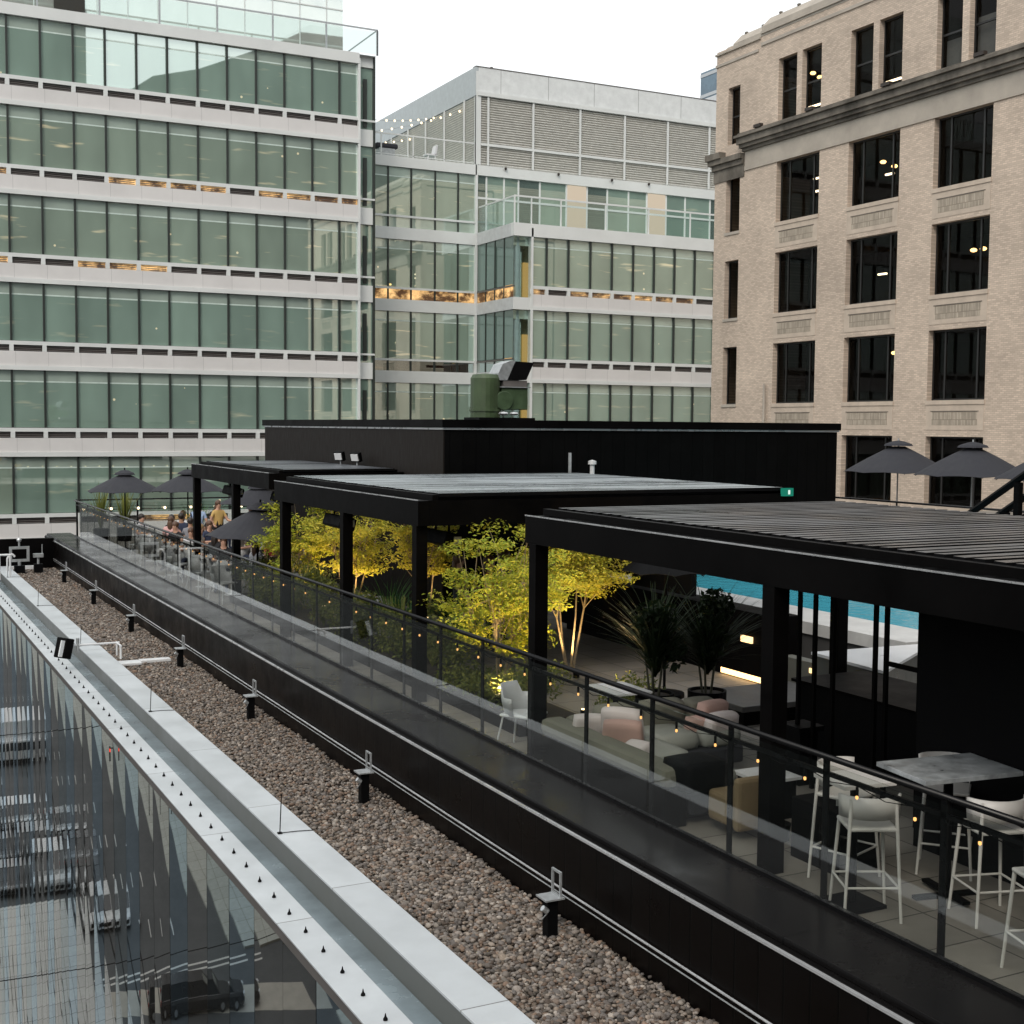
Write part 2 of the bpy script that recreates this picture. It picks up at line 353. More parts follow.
while y > 2: mb.box(xg+.0,xg+.02,y-.008,y+.008,-26.1,-1.2); y -= pw_
mb.box(xg+.03,xg+.3,1.5,47.3,-26.1,-1.25)
HB(mb, 'facade_frame', M['pot'])
# street facade fascia, spiked coping, channel, coping
HB(MB().box(3.705,3.735,Y0,Y1+1,-1.21,-1.103), 'fascia', M['fascia'])
HB(MB().box(3.69,4.056,Y0,Y1+1,-1.10,-1.08), 'lower_coping', M['coping'], bevel=.004)
HB(MB().box(3.75,4.274,Y0,Y1+1,-1.25,-1.102), 'drain_channel', M['channel'])
HB(MB().box(4.058,4.272,Y0,Y1+1,-1.101,-1.085), 'membrane', M['channel'])
HB(MB().box(4.276,4.66,Y0,Y1+1,-1.25,-.842), 'parapet', M['innerface'])
HB(MB().box(4.262,4.685,Y0,Y1-2.6,-.84,-.815), 'coping', M['coping'], bevel=.004)
yy = 7.18
while yy < 46:
    HB(MB().lathe([(.02,-1.078),(.021,-1.068),(.010,-1.05),(.003,-1.02)], 3.873, yy, 8), 'bird_spike', M['pot']); yy += .52
# gravel roof: base + pebbles
struct(MB().box(4.66,6.12,Y0,44.9,-1.2,-.985), 'roof_membrane', mat('roof_felt', (.05,.045,.04), .9))
def ico(sub):
    bm = bmesh.new(); bmesh.ops.create_icosphere(bm, subdivisions=sub, radius=1.)
    v = np.array([p.co[:] for p in bm.verts]); f = np.array([[q.index for q in g.verts] for g in bm.faces]); bm.free(); return v, f
def pebbles(y0, y1, dens, rmin, rmax, sub, layers):
    v0, f0 = ico(sub); n = int((y1-y0)*1.47*dens)
    c = np.stack([rng.uniform(4.67,6.12,n), rng.uniform(y0,y1,n), rng.uniform(-.985,-.935,n)],1)
    c[:,2] += .02*np.sin(c[:,1]*2.1+c[:,0]*3)*.5
    r = rng.uniform(rmin,rmax,n)*(1+rng.exponential(.18,n)); sc = np.stack([r*rng.uniform(.9,1.35,n), r*rng.uniform(.75,1.1,n), r*rng.uniform(.5,.8,n)],1)
    nv = len(v0); V = v0[None]*sc[:,None,:]*(1+rng.normal(0,.11,(n,nv,1)))
    a = rng.uniform(0,6.28,n); b = rng.normal(0,.35,n)
    x = V[...,0]*np.cos(a)[:,None]-V[...,1]*np.sin(a)[:,None]; yv = V[...,0]*np.sin(a)[:,None]+V[...,1]*np.cos(a)[:,None]; z = V[...,2]
    y2 = yv*np.cos(b)[:,None]-z*np.sin(b)[:,None]; z2 = yv*np.sin(b)[:,None]+z*np.cos(b)[:,None]
    V = np.stack([x,y2,z2],-1)+c[:,None,:]
    F = f0[None]+(np.arange(n)*nv)[:,None,None]
    pal = np.array([(.36,.29,.23),(.26,.2,.16),(.44,.37,.31),(.22,.19,.17),(.33,.23,.17),(.52,.46,.40),(.29,.26,.24),(.14,.12,.10),(.38,.33,.29)])
    cc = pal[rng.integers(0,len(pal),n)]*rng.uniform(.30,.76,(n,1))
    C = np.repeat(cc, nv, 0)
    return V.reshape(-1,3), F.reshape(-1,3), C
Vs=[];Fs=[];Cs=[];k=0
for a in ((5.5,14,1450,.014,.024,2,1),(14,28,1150,.015,.026,1,1),(28,44.8,850,.018,.030,1,1)):
    v,f,c = pebbles(*a); Vs.append(v); Fs.append(f+k); Cs.append(c); k += len(v)
V=np.concatenate(Vs);F=np.concatenate(Fs);C=np.concatenate(Cs)
me = bpy.data.meshes.new('gravel'); me.vertices.add(len(V)); me.vertices.foreach_set('co', V.astype(np.float32).ravel())
me.loops.add(F.size); me.loops.foreach_set('vertex_index', F.astype(np.int32).ravel()); me.polygons.add(len(F)); me.polygons.foreach_set('loop_start', np.arange(0,F.size,3,dtype=np.int32)); me.polygons.foreach_set('use_smooth', np.ones(len(F),bool))
me.update(); ca = me.color_attributes.new('Col','FLOAT_COLOR','POINT'); ca.data.foreach_set('color', np.concatenate([C,np.ones((len(C),1))],1).astype(np.float32).ravel())
m, ns, ln = newmat('pebble'); out=N(ns,'ShaderNodeOutputMaterial'); p=N(ns,'ShaderNodeBsdfPrincipled',inp={'Roughness':.75,'Specular IOR Level':.3}); a=N(ns,'ShaderNodeAttribute',attribute_name='Col'); tc=N(ns,'ShaderNodeTexCoord'); nz=N(ns,'ShaderNodeTexNoise',inp={'Scale':60.,'Detail':3.}); ln.new(tc.outputs['Object'],nz.inputs['Vector'])
r=N(ns,'ShaderNodeMapRange',inp={'From Min':.3,'From Max':.7,'To Min':.8,'To Max':1.15}); ln.new(nz.outputs[0],r.inputs[0]); sc=N(ns,'ShaderNodeVectorMath',operation='SCALE'); ln.new(a.outputs['Color'],sc.inputs[0]); ln.new(r.outputs[0],sc.inputs['Scale']); ln.new(sc.outputs[0],p.inputs['Base Color']); ln.new(p.outputs[0],out.inputs[0])
me.materials.append(m); go = bpy.data.objects.new('gravel', me); col.objects.link(go); tag(go, 'mixed brown and grey pebbles on the flat roof strip', 'gravel', kind='stuff')
# black wall, trim, pipes, ledge, end wall
HB(MB().box(6.13,6.9,Y0,47.2,-1.2,-.085), 'black_wall', M['blackrib'])
HB(MB().box(6.105,6.135,Y0,45.0,-.083,-.062), 'wall_trim', M['trim'])
HB(MB().box(6.2,6.98,Y0,47.2,-.06,0.0).box(6.14,6.9,Y0,47.2,-.084,-.061), 'ledge', M['darkledge'], bevel=.005)
for z, r in ((-.655,.011),(-.71,.007)):
    HB(MB().tube((6.10,Y0,z),(6.10,44.9,z),r,n=8), 'wall_conduit', M['trim'] if r > .01 else M['steel'])
HB(MB().box(2.6,6.13,44.95,45.2,-1.25,.02), 'end_wall', M['blackmetal'])
HB(MB().box(6.98,38.4,Y0,47.2,-1.2,-.19), 'terrace_slab', M['pot'])
struct(MB().box(7.0,38.3,Y0,46.6,-.188,-.15), 'terrace_floor', M['deck'])

# gravel bollards
def bollard(loc, label, g):
    t = thing('roof_bollard', label, 'roof light', loc, 0, g)
    MB().box(-.055,.055,-.055,.055,-.02,.36).build('stem', M['pot'], t, bevel=.006)
    MB().cbox(0,0,.372,.20,.2,.015).build('cap_plate', M['steel'], t)
    f = MB()
    f.box(.055,.075,-.085,-.065,.38,.62).box(.055,.075,.065,.085,.38,.62).box(.055,.075,-.064,.064,.60,.62).box(.055,.075,-.064,.064,.38,.395)
    f.build('bracket_frame', M['steel'], t)
    MB().tube((-.06,-.05,.26),(-.11,-.05,.30),.028,n=8).path([(-.06,-.05,.24),(-.09,.0,.17),(.02,.09,.14),(.1,.3,.03)],.006,5).build('cable', M['steel'], t)
    return t
yb = [10.45, 15.35, 20.5, 25.45, 30.3, 35.3, 40.4]
nm = ['nearest','second nearest','third','fourth','fifth','sixth','farthest']
for i, yv in enumerate(yb):
    bollard((5.78,yv,-.94), '%s black bollard with grey cap plate and square frame on the gravel' % nm[i], 'black bollards along the gravel strip')
# lightning rods
for i, yv in enumerate((14.12,21.1,28.0,34.6,41.4)):
    mb = MB().tube((4.31,yv,-.812),(4.33,yv,-.36),.006,n=6).cbox(4.31,yv,-.806,.05,.05,.012).path([(4.31,yv,-.807),(4.5,yv-.02,-.805),(4.69,yv-.05,-.81)],.005,5)
    tag(mb.build('lightning_rod', M['pot']), ['nearest thin rod standing on the white coping with a wire across','second nearest thin rod on the white coping','thin rod on the coping just before the floodlight','thin rod on the coping beyond the floodlight','farthest thin rod on the white coping'][i], 'rod', 'lightning rods on the coping')
# floodlight on arm
t = thing('floodlight', 'black floodlight with white lens on a white arm over the coping', 'floodlight', (4.66,26.6,-.82))
MB().tube((.15,-.3,-.02),(.15,-.3,.24),.022,n=8).tube((.15,.1,-.02),(.15,.1,.24),.022,n=8).tube((.2,.1,.24),(-.7,.1,.24),.02,n=8).tube((.15,-.35,.24),(.15,.15,.24),.018,n=8).build('arm', M['white'], t)
b = MB().cbox(-.86,.1,.2,.2,.30,.40,ry=.25,rz=.5).build('lamp_housing', M['pot'], t, bevel=.02)
MB().cbox(-.90,-.045,.21,.15,.03,.32,ry=.25,rz=.5).build('lens', mat('frosted_lens',(.75,.78,.8),.2), b)
MB().tube((-.6,.1,.1),(-.6,.1,.38),.03,n=6).build('yoke', M['steel'], t)
t = thing('conduit_cover', 'white flat conduit cover lying on the gravel below the floodlight', 'conduit cover', (5.0,26.2,-.93))
MB().box(-.3,.15,-.25,.1,0,.05).build('wide_cover', M['white'], t, bevel=.01); MB().box(.152,.75,-.1,.1,0,.06).build('long_cover', M['white'], t, bevel=.01)
t = thing('roof_camera', 'steel framed monitor like fixture on a stand at the far end of the gravel', 'roof fixture', (4.9,43.6,-.94))
MB().cbox(0,0,.12,.3,.3,.24).build('base', M['pot'], t); f = MB(); f.box(-.3,.3,-.03,.03,.36,.44).box(-.3,.3,-.03,.03,.76,.84).box(-.3,-.22,-.03,.03,.442,.758).box(.22,.3,-.03,.03,.442,.758).tube((0,0,.2),(0,0,.36),.05).tube((0,0,.84),(0,0,1.0),.03).ball((0,0,1.05),.08); f.build('frame', M['steel'], t)
t = thing('roof_camera', 'small steel camera on a short post beside the framed fixture', 'roof fixture', (5.45,43.5,-.94))
MB().cbox(0,0,.14,.26,.26,.28).build('base', M['pot'], t); MB().tube((0,0,.28),(0,0,.5),.04).cbox(0,0,.55,.3,.16,.12).tube((.12,0,.55),(.12,0,.9),.015).build('camera_head', M['steel'], t)
t = thing('vent_pipe', 'white bent vent pipe at the far end of the gravel', 'pipe', (4.5,43.2,-.94)); MB().path([(0,0,0),(0,0,.5),(.06,0,.62),(.16,0,.64),(.22,0,.56)],.03,8).build('pipe', M['white'], t)
tag(MB().box(4.2,5.6,44.55,44.8,-.93,-.83).build('cable_tray', M['white']), 'white cable tray lying against the dark end wall', 'cable tray')
t = thing('roof_ladder', 'white tubular ladder rails over the far coping', 'ladder', (3.7,41.5,-.9)); MB().tube((0,0,0),(0,0,.75),.03).tube((.4,0,0),(.4,0,.75),.03).tube((0,0,.75),(.4,0,.75),.03).tube((.7,0,0),(.7,0,.75),.03).tube((.4,0,.75),(.7,0,.75),.03).build('rail', M['white'], t)

# ------------------------------------------------------------------ balustrade
bal = thing('glass_railing', 'long glass balustrade with black handrail along the roof terrace edge', 'railing', (6.92,0,0))
def BB(mb, name, m, **k):
    o = mb.build(name, m, None, **k); o.parent = bal; o.matrix_parent_inverse = Matrix.Translation((-6.92,0,0)); return o
M['rail'] = mat('black_satin_rail', (.004,.004,.0045), .3, metal=0, spec=.25)
BB(MB().tube((6.92,3.6,1.20),(6.92,45.8,1.20),.026,n=12), 'handrail', M['rail'], smooth=True)
BB(MB().box(6.955,6.985,3.6,45.8,1.03,1.065), 'lower_rail', M['rail'])
BB(MB().box(6.895,6.945,3.6,45.8,.001,.035), 'base_channel', M['rail'])
ys = [4.25+1.265*i for i in range(33)]
for i, yv in enumerate(ys):
    BB(MB().box(6.955,6.972,yv-.032,yv+.032,-.15,1.19), 'post', M['rail'])
    if i < len(ys)-1:
        BB(MB().box(6.914,6.926,yv+.008,yv+1.265-.008,.036,1.14), 'glass_panel', M['railglass'])
t = bal2 = thing('glass_railing', 'glass balustrade with black rails across the far end of the terrace', 'railing', (6.98,45.9,0))
MB().tube((0,0,1.2),(14,0,1.2),.026,n=10).build('handrail', M['rail'], t); MB().box(0,14,-.02,.01,.85,.88).build('lower_rail', M['rail'], t)
for i in range(8):
    MB().box(i*2,i*2+.06,-.02,.02,-.15,1.19).build('post', M['rail'], t)
    if i < 7: MB().box(i*2+.1,i*2+1.96,-.035,-.025,.03,1.1).build('glass_panel', M['railglass'], t)
# bulbs hanging on the lower rail
t = thing('string_lights', 'string of small warm bulbs hanging along the black terrace handrail', 'string lights', (6.975,0,0))
cable = MB(); pts=[]; yv = 4.6; k=0
while yv < 45.4:
    yn = yv+.62; pts += [(0,yv,1.03),(0,(yv+yn)/2,.985)]
    if k < 66:
        b = MB().tube((0,yv,1.02),(0,yv,.955),.013,n=6).build('socket', M['pot'], t)
        MB().ball((0,yv,.938),.014,(1,1,1.3),6).build('bulb', M['bulb'], b)
    k += 1; yv = yn
cable.path(pts,.004,4).build('cable', M['pot'], t)
t = thing('string_lights', 'string of pale bulbs along the railing at the far terrace end', 'string lights', (7.2,45.7,1.0))
MB().path([(i*.9,0,-.04*(i%2)) for i in range(15)],.008,4).build('cable', M['pot'], t)
for i in range(15): MB().ball((i*.9,0,-.1),.05,n=6).build('bulb', M['bulbw'], t)

# ------------------------------------------------------------------ pergolas
M['louver'] = mat('grey_louvre_metal', (.095,.097,.10), .35, metal=.2, var=.2, scale=.7, spec=.6)
M['louverpale'] = mat('pale_grey_louvre_metal', (.36,.40,.42), .3, metal=.2, var=.15, scale=.6)
M['louvermid'] = mat('mid_grey_louvre_metal', (.11,.12,.135), .35, var=.15, scale=.6)
def pergola(label, x0, x1, y0, y1, ztop, posts, lm, pitch, tilt, bd=.32, top=.10, brown=False):
    t = thing('pergola', label, 'pergola', (x0,y0,-.15))
    def PB(mb, n, m, **k):
        o = mb.build(n, m, None, **k); o.parent = t; o.matrix_parent_inverse = Matrix.Translation((-x0,-y0,.15)); return o
    zb = ztop - bd
    bm_ = M['blackmetal']
    PB(MB().box(x0-.09,x0+.09,y0,y1,zb,ztop), 'beam', bm_, bevel=.004)
    PB(MB().box(x1-.09,x1+.09,y0,y1,zb,ztop), 'beam', bm_, bevel=.004)
    PB(MB().box(x0+.092,x1-.092,y0,y0+.16,zb,ztop), 'beam', bm_); PB(MB().box(x0+.092,x1-.092,y1-.16,y1,zb,ztop), 'beam', bm_)
    PB(MB().box(x0-.10,x0-.085,y0+.01,y1-.01,ztop+.001,ztop+.014), 'edge_trim', M['trim'])
    for (px, py) in posts: PB(MB().box(px-.085,px+.085,py-.085,py+.085,-.15,zb-.002), 'post', bm_, bevel=.004)
    y = y0+.02
    while y + pitch < y1-.02:
        zt = ztop+top; dep = pitch*tilt; xl = x0+.24
        mb = MB(); mb.box(xl, x1-.12, y, y+dep, zt-.05, zt); mb.m = [1,0,1,1,1,1]  # black sides, grey top: dark gaps and bright tops put into the colour
        mb.v[4] = (xl,y,zt+random.uniform(-.004,.004)); mb.v[5] = (x1-.12,y,zt+random.uniform(-.004,.004))
        PB(mb, 'louvre', [lm, M['pot']]); y += pitch
    PB(MB().box(x0+.14,x0+.225,y0+.02,y1-.02,ztop+.002,ztop+top-.02), 'roof_curb', bm_); PB(MB().box(x1-.115,x1-.05,y0+.02,y1-.02,ztop+.002,ztop+top-.02), 'roof_curb', bm_)
    PB(MB().box(x0+.1,x1-.1,y0+.17,y1-.17,ztop-.06,ztop-.035), 'ceiling', M['pot'])
    return t
pergola('nearest black pergola with open dark louvre roof over the lounge', 7.3, 11.95, 3.2, 13.75, 2.74, [(7.3,13.57),(7.3,9.15),(7.3,4.7),(11.9,13.57),(11.9,9.15),(11.9,4.7)], M['louver'], .20, .58, .32, .10)
pergola('middle black pergola with pale closed louvre roof', 7.3, 13.8, 17.0, 23.9, 2.74, [(7.3,17.15),(7.3,20.2),(7.3,23.5),(13.7,17.15),(13.7,23.5)], M['louverpale'], .2, .80, .36, .10)
pergola('farthest black pergola with pale roof beside the black rooftop box', 8.0, 10.85, 26.6, 33.4, 2.78, [(8.0,33.2),(8.0,29.5)], M['louvermid'], .2, .78, .34, .08)
def heater(loc, label):
    t = thing('patio_heater', label, 'heater', loc, 0, 'black heaters hanging under the pergolas')
    MB().cbox(0,0,0,.3,.9,.22,ry=.3).build('housing', M['pot'], t, bevel=.03); MB().tube((0,-.25,.1),(0,-.25,.28),.02).tube((0,.25,.1),(0,.25,.28),.02).build('bracket', M['pot'], t)
    MB().cbox(.05,-.46,0,.12,.03,.12).build('end_cap', M['steel'], t)
heater((8.5,31.6,2.16), 'black heater under the farthest pergola near its left post')
heater((8.7,28.2,2.16), 'black heater under the farthest pergola near its middle post')
heater((7.75,21.8,2.1), 'black heater under the middle pergola between its left posts')
heater((8.3,18.6,2.05), 'black heater under the middle pergola near the front post')

# ------------------------------------------------------------------ black rooftop box
t = box = thing('rooftop_penthouse', 'long black clad rooftop box with a thin pale top edge', 'rooftop building', (10.95,24.5,-.15))
def XB(mb, n, m, **k):
    o = mb.build(n, m, None, **k); o.parent = box; o.matrix_parent_inverse = Matrix.Translation((-10.95,-24.5,.15)); return o
XB(MB().box(10.98,21.3,24.52,37.2,-.15,3.72), 'wall', M['blackribx'])
XB(MB().box(10.95,10.978,24.52,37.2,-.15,3.72), 'side_wall', mat('dark_bronze_cladding', (.013,.0105,.009), .6, var=.12, stretch=(1,6,1), spec=.12))
XB(MB().box(10.93,21.33,24.48,37.25,3.722,3.76), 'edge_trim', M['trim']); XB(MB().box(10.90,21.36,24.45,37.3,3.762,3.93), 'parapet_cap', M['blackmetal'])
def flood(loc, rz, label):
    t = thing('floodlight', label, 'floodlight', loc, rz); b = MB().cbox(0,-.04,0,.26,.1,.22,rx=.3).build('lamp_housing', M['pot'], t); MB().cbox(0,-.10,-.01,.2,.03,.16,rx=.3).build('lens', M['white'], b); MB().tube((0,0,-.25),(0,0,-.1),.02).build('bracket', M['steel'], t)
flood((10.7,30.0,3.05), -1.0, 'left white faced floodlight of the pair above the farthest pergola'); flood((10.75,29.0,3.05), -1.0, 'right white faced floodlight of the pair above the farthest pergola')
t = thing('plumbing_vent', 'thin grey vent pipe behind the middle pergola roof', 'vent', (13.75,24.2,2.7)); MB().tube((0,0,0),(0,0,.55),.035).build('pipe', M['steel'], t)
t = thing('plumbing_vent', 'short white capped vent behind the middle pergola roof', 'vent', (14.3,24.2,2.65)); MB().tube((0,0,0),(0,0,.35),.05).lathe([(.09,.35),(.09,.42),(.0,.45)],n=10).build('pipe', M['white'], t)
t = thing('exit_sign', 'small green lit sign box on the roof edge with white mark', 'sign', (13.72,16.97,2.70)); b = MB().box(-.10,.10,-.04,.04,0,.13).build('case', emis('green_sign',(.02,.3,.2),.6), t); MB().box(-.01,.03,-.045,-.041,.03,.10).build('symbol', emis('sign_white',(.8,1,.9),.9), b)
# green scrubber on roof box
gm = mat('green_painted_tank', (.05,.08,.035), .5, var=.3, scale=1.5); gm2 = mat('dark_green_housing', (.05,.085,.04), .5, var=.3)
t = thing('exhaust_unit', 'green exhaust fan with a silver hooded outlet on the roof box', 'exhaust fan', (14.9,30,3.93)); t.scale=(.9,.9,.86)
MB().lathe([(.0,0),(.42,0),(.42,.28),(.45,.28),(.45,.34),(.42,.34),(.42,1.25),(.36,1.36),(0,1.4)],-.38,0,22).build('tank', gm, t, smooth=False)
MB().box(-.0,.82,-.3,.3,.34,.98).tube((.05,-.36,.6),(.05,.36,.6),.28,n=20).build('fan_housing', gm2, t, bevel=.02)
MB().cbox(.4,0,1.0,.95,.7,.03).build('flange', M['steel'], t); MB().box(.05,.8,-.28,.28,1.02,1.2).build('collar', M['fascia'], t)
hd = MB(); hd.poly([(.02,-.3,1.2),(.02,.3,1.2),(-.12,.3,1.35),(-.12,-.3,1.35)]); prof=[(-.1,1.2),(-.12,1.4),(.02,1.68),(.28,1.78),(.42,1.78),(.16,1.2)]
hd = MB(); hd.poly([(x,-.3,z) for x,z in prof]); hd.poly([(x,.3,z) for x,z in reversed(prof)])
for i in range(len(prof)): 
    a,b=prof[i],prof[(i+1)%len(prof)]; hd.quad((a[0],.3,a[1]),(b[0],.3,b[1]),(b[0],-.3,b[1]),(a[0],-.3,a[1]))
hd.build('outlet_hood', M['steel'], t); o2 = MB(); pr2=[(.17,1.22),(.43,1.76),(1.0,1.74),(.76,1.22)]
o2.poly([(x,-.31,z) for x,z in pr2]); o2.poly([(x,.31,z) for x,z in reversed(pr2)])
for i in range(4):
    a,b=pr2[i],pr2[(i+1)%4]; o2.quad((a[0],.31,a[1]),(b[0],.31,b[1]),(b[0],-.31,b[1]),(a[0],-.31,a[1]))
o2.build('outlet_mouth', M['pot'], t)
MB().ball((-.05,-.5,.22),.1,(1.6,1,.6)).ball((.28,-.5,.22),.09,(1.6,1,.6)).build('motor', M['trim'], t); MB().box(-.8,.95,-.5,.5,-.02,.1).build('base', M['pot'], t)

# ------------------------------------------------------------------ umbrellas
def umbrella(loc, label, r=1.3, h=2.4, drop=.6, rz=.2, g='charcoal parasols on the terrace', tilt=0, base=0.):
    t = thing('parasol', label, 'parasol', loc, rz, g); t.rotation_euler = (tilt*.6, tilt, rz)
    n = 8; mb = MB(); seg = 6; k = 0
    for j in range(seg+1):
        u = .12+.88*j/seg
        for i in range(n*4):
            a = 2*math.pi*i/(n*4); e = abs(math.sin(a*n/2)); rr = r*u*(1-.045*e*u) ; mb.v.append((rr*math.cos(a), rr*math.sin(a), h-drop*u**1.12 - .03*u*(1-e)))
    for j in range(seg):
        for i in range(n*4):
            i2=(i+1)%(n*4); mb.f.append((j*n*4+i, (j+1)*n*4+i, (j+1)*n*4+i2, j*n*4+i2)); mb.m.append(0)
    cano = mb.build('canopy', M['umb'], t); sm = cano.modifiers.new('s','SOLIDIFY'); sm.thickness=.008
    MB().lathe([(.0,h+.10),(r*.10,h+.075),(r*.24,h-.0),(r*.27,h-.06)],n=16).build('vent_cap', M['umb'], t)
    MB().tube((0,0,0),(0,0,h+.16),.022,n=8).build('pole', M['pot'] if base==0 else M['steel'], t)
    rb = MB()
    for i in range(n):
        a = 2*math.pi*(i)/n; rb.tube((0,0,h-.08),(r*.97*math.cos(a),r*.97*math.sin(a),h-drop-.05),.009,n=4)
    rb.build('ribs', M['pot'], t); MB().lathe([(0,0),(.3,0),(.3,.06),(.06,.1),(0,.1)],n=16).build('base', M['pot'], t)
    return t
umbrella((7.75,41.4,-.15), 'leftmost charcoal parasol above the seated guests at the far end', 1.15, 2.42, .55, .3)
umbrella((9.5,40.6,-.15), 'charcoal parasol just right of the leftmost one at the far end', 1.15, 2.45, .55, .1)
umbrella((8.0,28.0,-.15), 'large charcoal parasol in front of the guests beside the lime tree', 1.15, 2.15, .66, .5, tilt=.05)
umbrella((10.4,36.0,-.15), 'small charcoal parasol behind the lime tree', 1.1, 2.2, .45, .1)
ub = umbrella((10.7,15.95,-.15), 'black parasol in the dark gap right of the lit tree', .66, 2.3, .42, .4)
for c_ in ub.children:
    if c_.name.split('.')[0] in ('canopy','vent_cap'): c_.data.materials[0] = M['pot']
for i, (x, yv) in enumerate(((27.6,29.1),(27.6,26.25),(27.6,23.4))):
    umbrella((x,yv,1.0), ['leftmost','middle','rightmost'][i]+' charcoal parasol on the upper deck in front of the brick building', 1.56, 2.38, .80, .15, 'parasols on the upper deck', base=1)
tag(MB().box(11.85,11.95,16.95,18.7,1.15,2.35).build('fabric_awning', M['pot']), 'black fabric awning hanging behind the black parasol', 'awning')
# upper deck + stair
struct(MB().box(22,38.2,14,33,-.14,1.0), 'upper_deck', M['deck'])
t = thing('metal_railing', 'thin black railing along the upper deck', 'railing', (22,18,1.0))
MB().tube((0,-4,1.1),(0,15,1.1),.025).tube((0,-4,.6),(0,15,.6),.012).build('rail', M['rail'], t)
for i in range(9): MB().tube((0,-4+i*2.3,0),(0,-4+i*2.3,1.1),.02).build('post', M['rail'], t)
t = thing('metal_stair', 'black steel stair rails rising at the right edge above the pergola', 'stair', (20,18,0))
for dx in (0,.9):
    MB().tube((dx,2.0,1.55),(dx,-2.2,4.15),.07,n=6).build('handrail', M['blackmetal'], t)
    MB().tube((dx,1.4,1.1),(dx,-2.8,3.7),.06,n=6).build('stringer', M['blackmetal'], t)
    for k in range(4): MB().box(dx-.06,dx+.06,.9-k*1.1,1.02-k*1.1,-.15,2.15+k*.66).build('post', M['blackmetal'], t)

# ------------------------------------------------------------------ pool and right-hand terrace pieces
m, ns, ln = newmat('pool_water'); out=N(ns,'ShaderNodeOutputMaterial'); p=N(ns,'ShaderNodeBsdfPrincipled',inp={'Base Color':(.07,.40,.52,1),'Roughness':.06,'Specular IOR Level':.35}); tc=N(ns,'ShaderNodeTexCoord'); nz=N(ns,'ShaderNodeTexNoise',inp={'Scale':3.,'Detail':4.}); ln.new(tc.outputs['Object'],nz.inputs['Vector']); b=N(ns,'ShaderNodeBump',inp={'Strength':.25,'Distance':.05}); ln.new(nz.outputs[0],b.inputs['Height']); ln.new(b.outputs[0],p.inputs['Normal']); ln.new(p.outputs[0],out.inputs[0]); M['water']=m
t = thing('swimming_pool', 'raised turquoise swimming pool with a white rim', 'pool', (14.2,14.7,-.15))
def QB(mb,n,m,**k):
    o=mb.build(n,m,None,**k); o.parent=t; o.matrix_parent_inverse=Matrix.Translation((-14.2,-14.7,.15)); return o
QB(MB().box(14.25,20.5,14.75,24.1,-.14,.40), 'pool_wall', mat('dark_grey_concrete',(.05,.05,.05),.7))
QB(MB().box(14.2,15.3,14.7,24.1,.402,.60).box(15.302,20.5,14.7,15.3,.402,.60).box(19.9,20.5,15.302,24.1,.402,.6), 'pool_rim', M['pavefar'] if False else mat('white_pool_stone',(.5,.5,.49),.6))
QB(MB().box(15.302,19.9,15.302,24.1,.402,.54), 'water', M['water'])
t = thing('garden_wall', 'low black wall with a warm light strip along its base', 'wall', (12.5,15.7,-.15))
MB().box(0,.5,0,6.6,.12,1.1).build('wall', M['blackmetal'], t, bevel=.01); MB().box(.08,.4,.05,6.5,0,.118).build('plinth', M['pot'], t)
MB().box(.02,.06,.1,1.35,.03,.115).build('light_strip', M['led'], t)
for yv in (.5,): MB().box(-.03,-.002,yv,yv+.28,.62,.72).build('wall_lamp', emis('step_lamp',(1,.65,.3),2.2), t)
t = thing('sun_platform', 'white triangular platform with grey sides beside the pool', 'platform', (12.2,13,-.15))
MB().prism([(0,0),(2.3,1.45),(.1,1.6)],.72,.76).build('top', M['white'], t); MB().prism([(.03,.06),(2.2,1.42),(.13,1.55)],0,.718).build('side_walls', mat('grey_glass_side',(.07,.075,.07),.35), t)
MB().box(.01,.05,.9,1.1,.45,.5).build('step_lamp', emis('step_lamp2',(1,.65,.4),1.2), t)
t = thing('stone_bench', 'long dark stone bench between the potted palms and the black post', 'bench', (10.5,13.8,-.15))
MB().box(0,1.7,0,1.2,.2,.28).build('seat', mat('dark_bench_stone',(.075,.073,.07),.5), t, bevel=.01); MB().box(.08,1.62,.08,1.1,0,.198).build('base', M['blackmetal'], t)
t = thing('bar_counter', 'long black counter beyond the marble table', 'counter', (10.55,5.4,-.15))
MB().box(0,1.1,0,7.4,0,.8).build('body', M['pot'], t, bevel=.01); MB().box(-.04,1.14,-.04,7.44,.802,.84).build('top', M['blackmetal'], t)
t = thing('privacy_screen', 'tall black screen wall behind the marble table at the right', 'screen', (9.0,4.0,-.15))
MB().box(0,.08,0,5.15,0,2.55).build('panel', M['pot'], t)
t = thing('steel_frame', 'black steel uprights in front of the pool', 'frame', (9.4,9.4,-.15))
for yv in (.15,.62,.78,1.42,1.72,1.98): MB().box(0,.04,yv-.02,yv+.02,0,2.55).build('upright', M['blackmetal'], t)
MB().box(.01,.03,.18,.6,1.55,1.6).build('cross_bar', M['blackmetal'], t)
t = thing('wall_block', 'grey low block with a small warm lamp right of the black post', 'wall', (12.5,13.9,-.15))
MB().box(0,.2,0,1.6,0,.55).build('body', mat('grey_block',(.13,.13,.11),.6), t); MB().box(-.02,-.002,.7,.95,.4,.47).build('lamp', emis('step_lamp3',(1,.65,.3),2), t)
for i,(x,yv,z,l) in enumerate(((12.4,24.0,0,'x'),)): pass

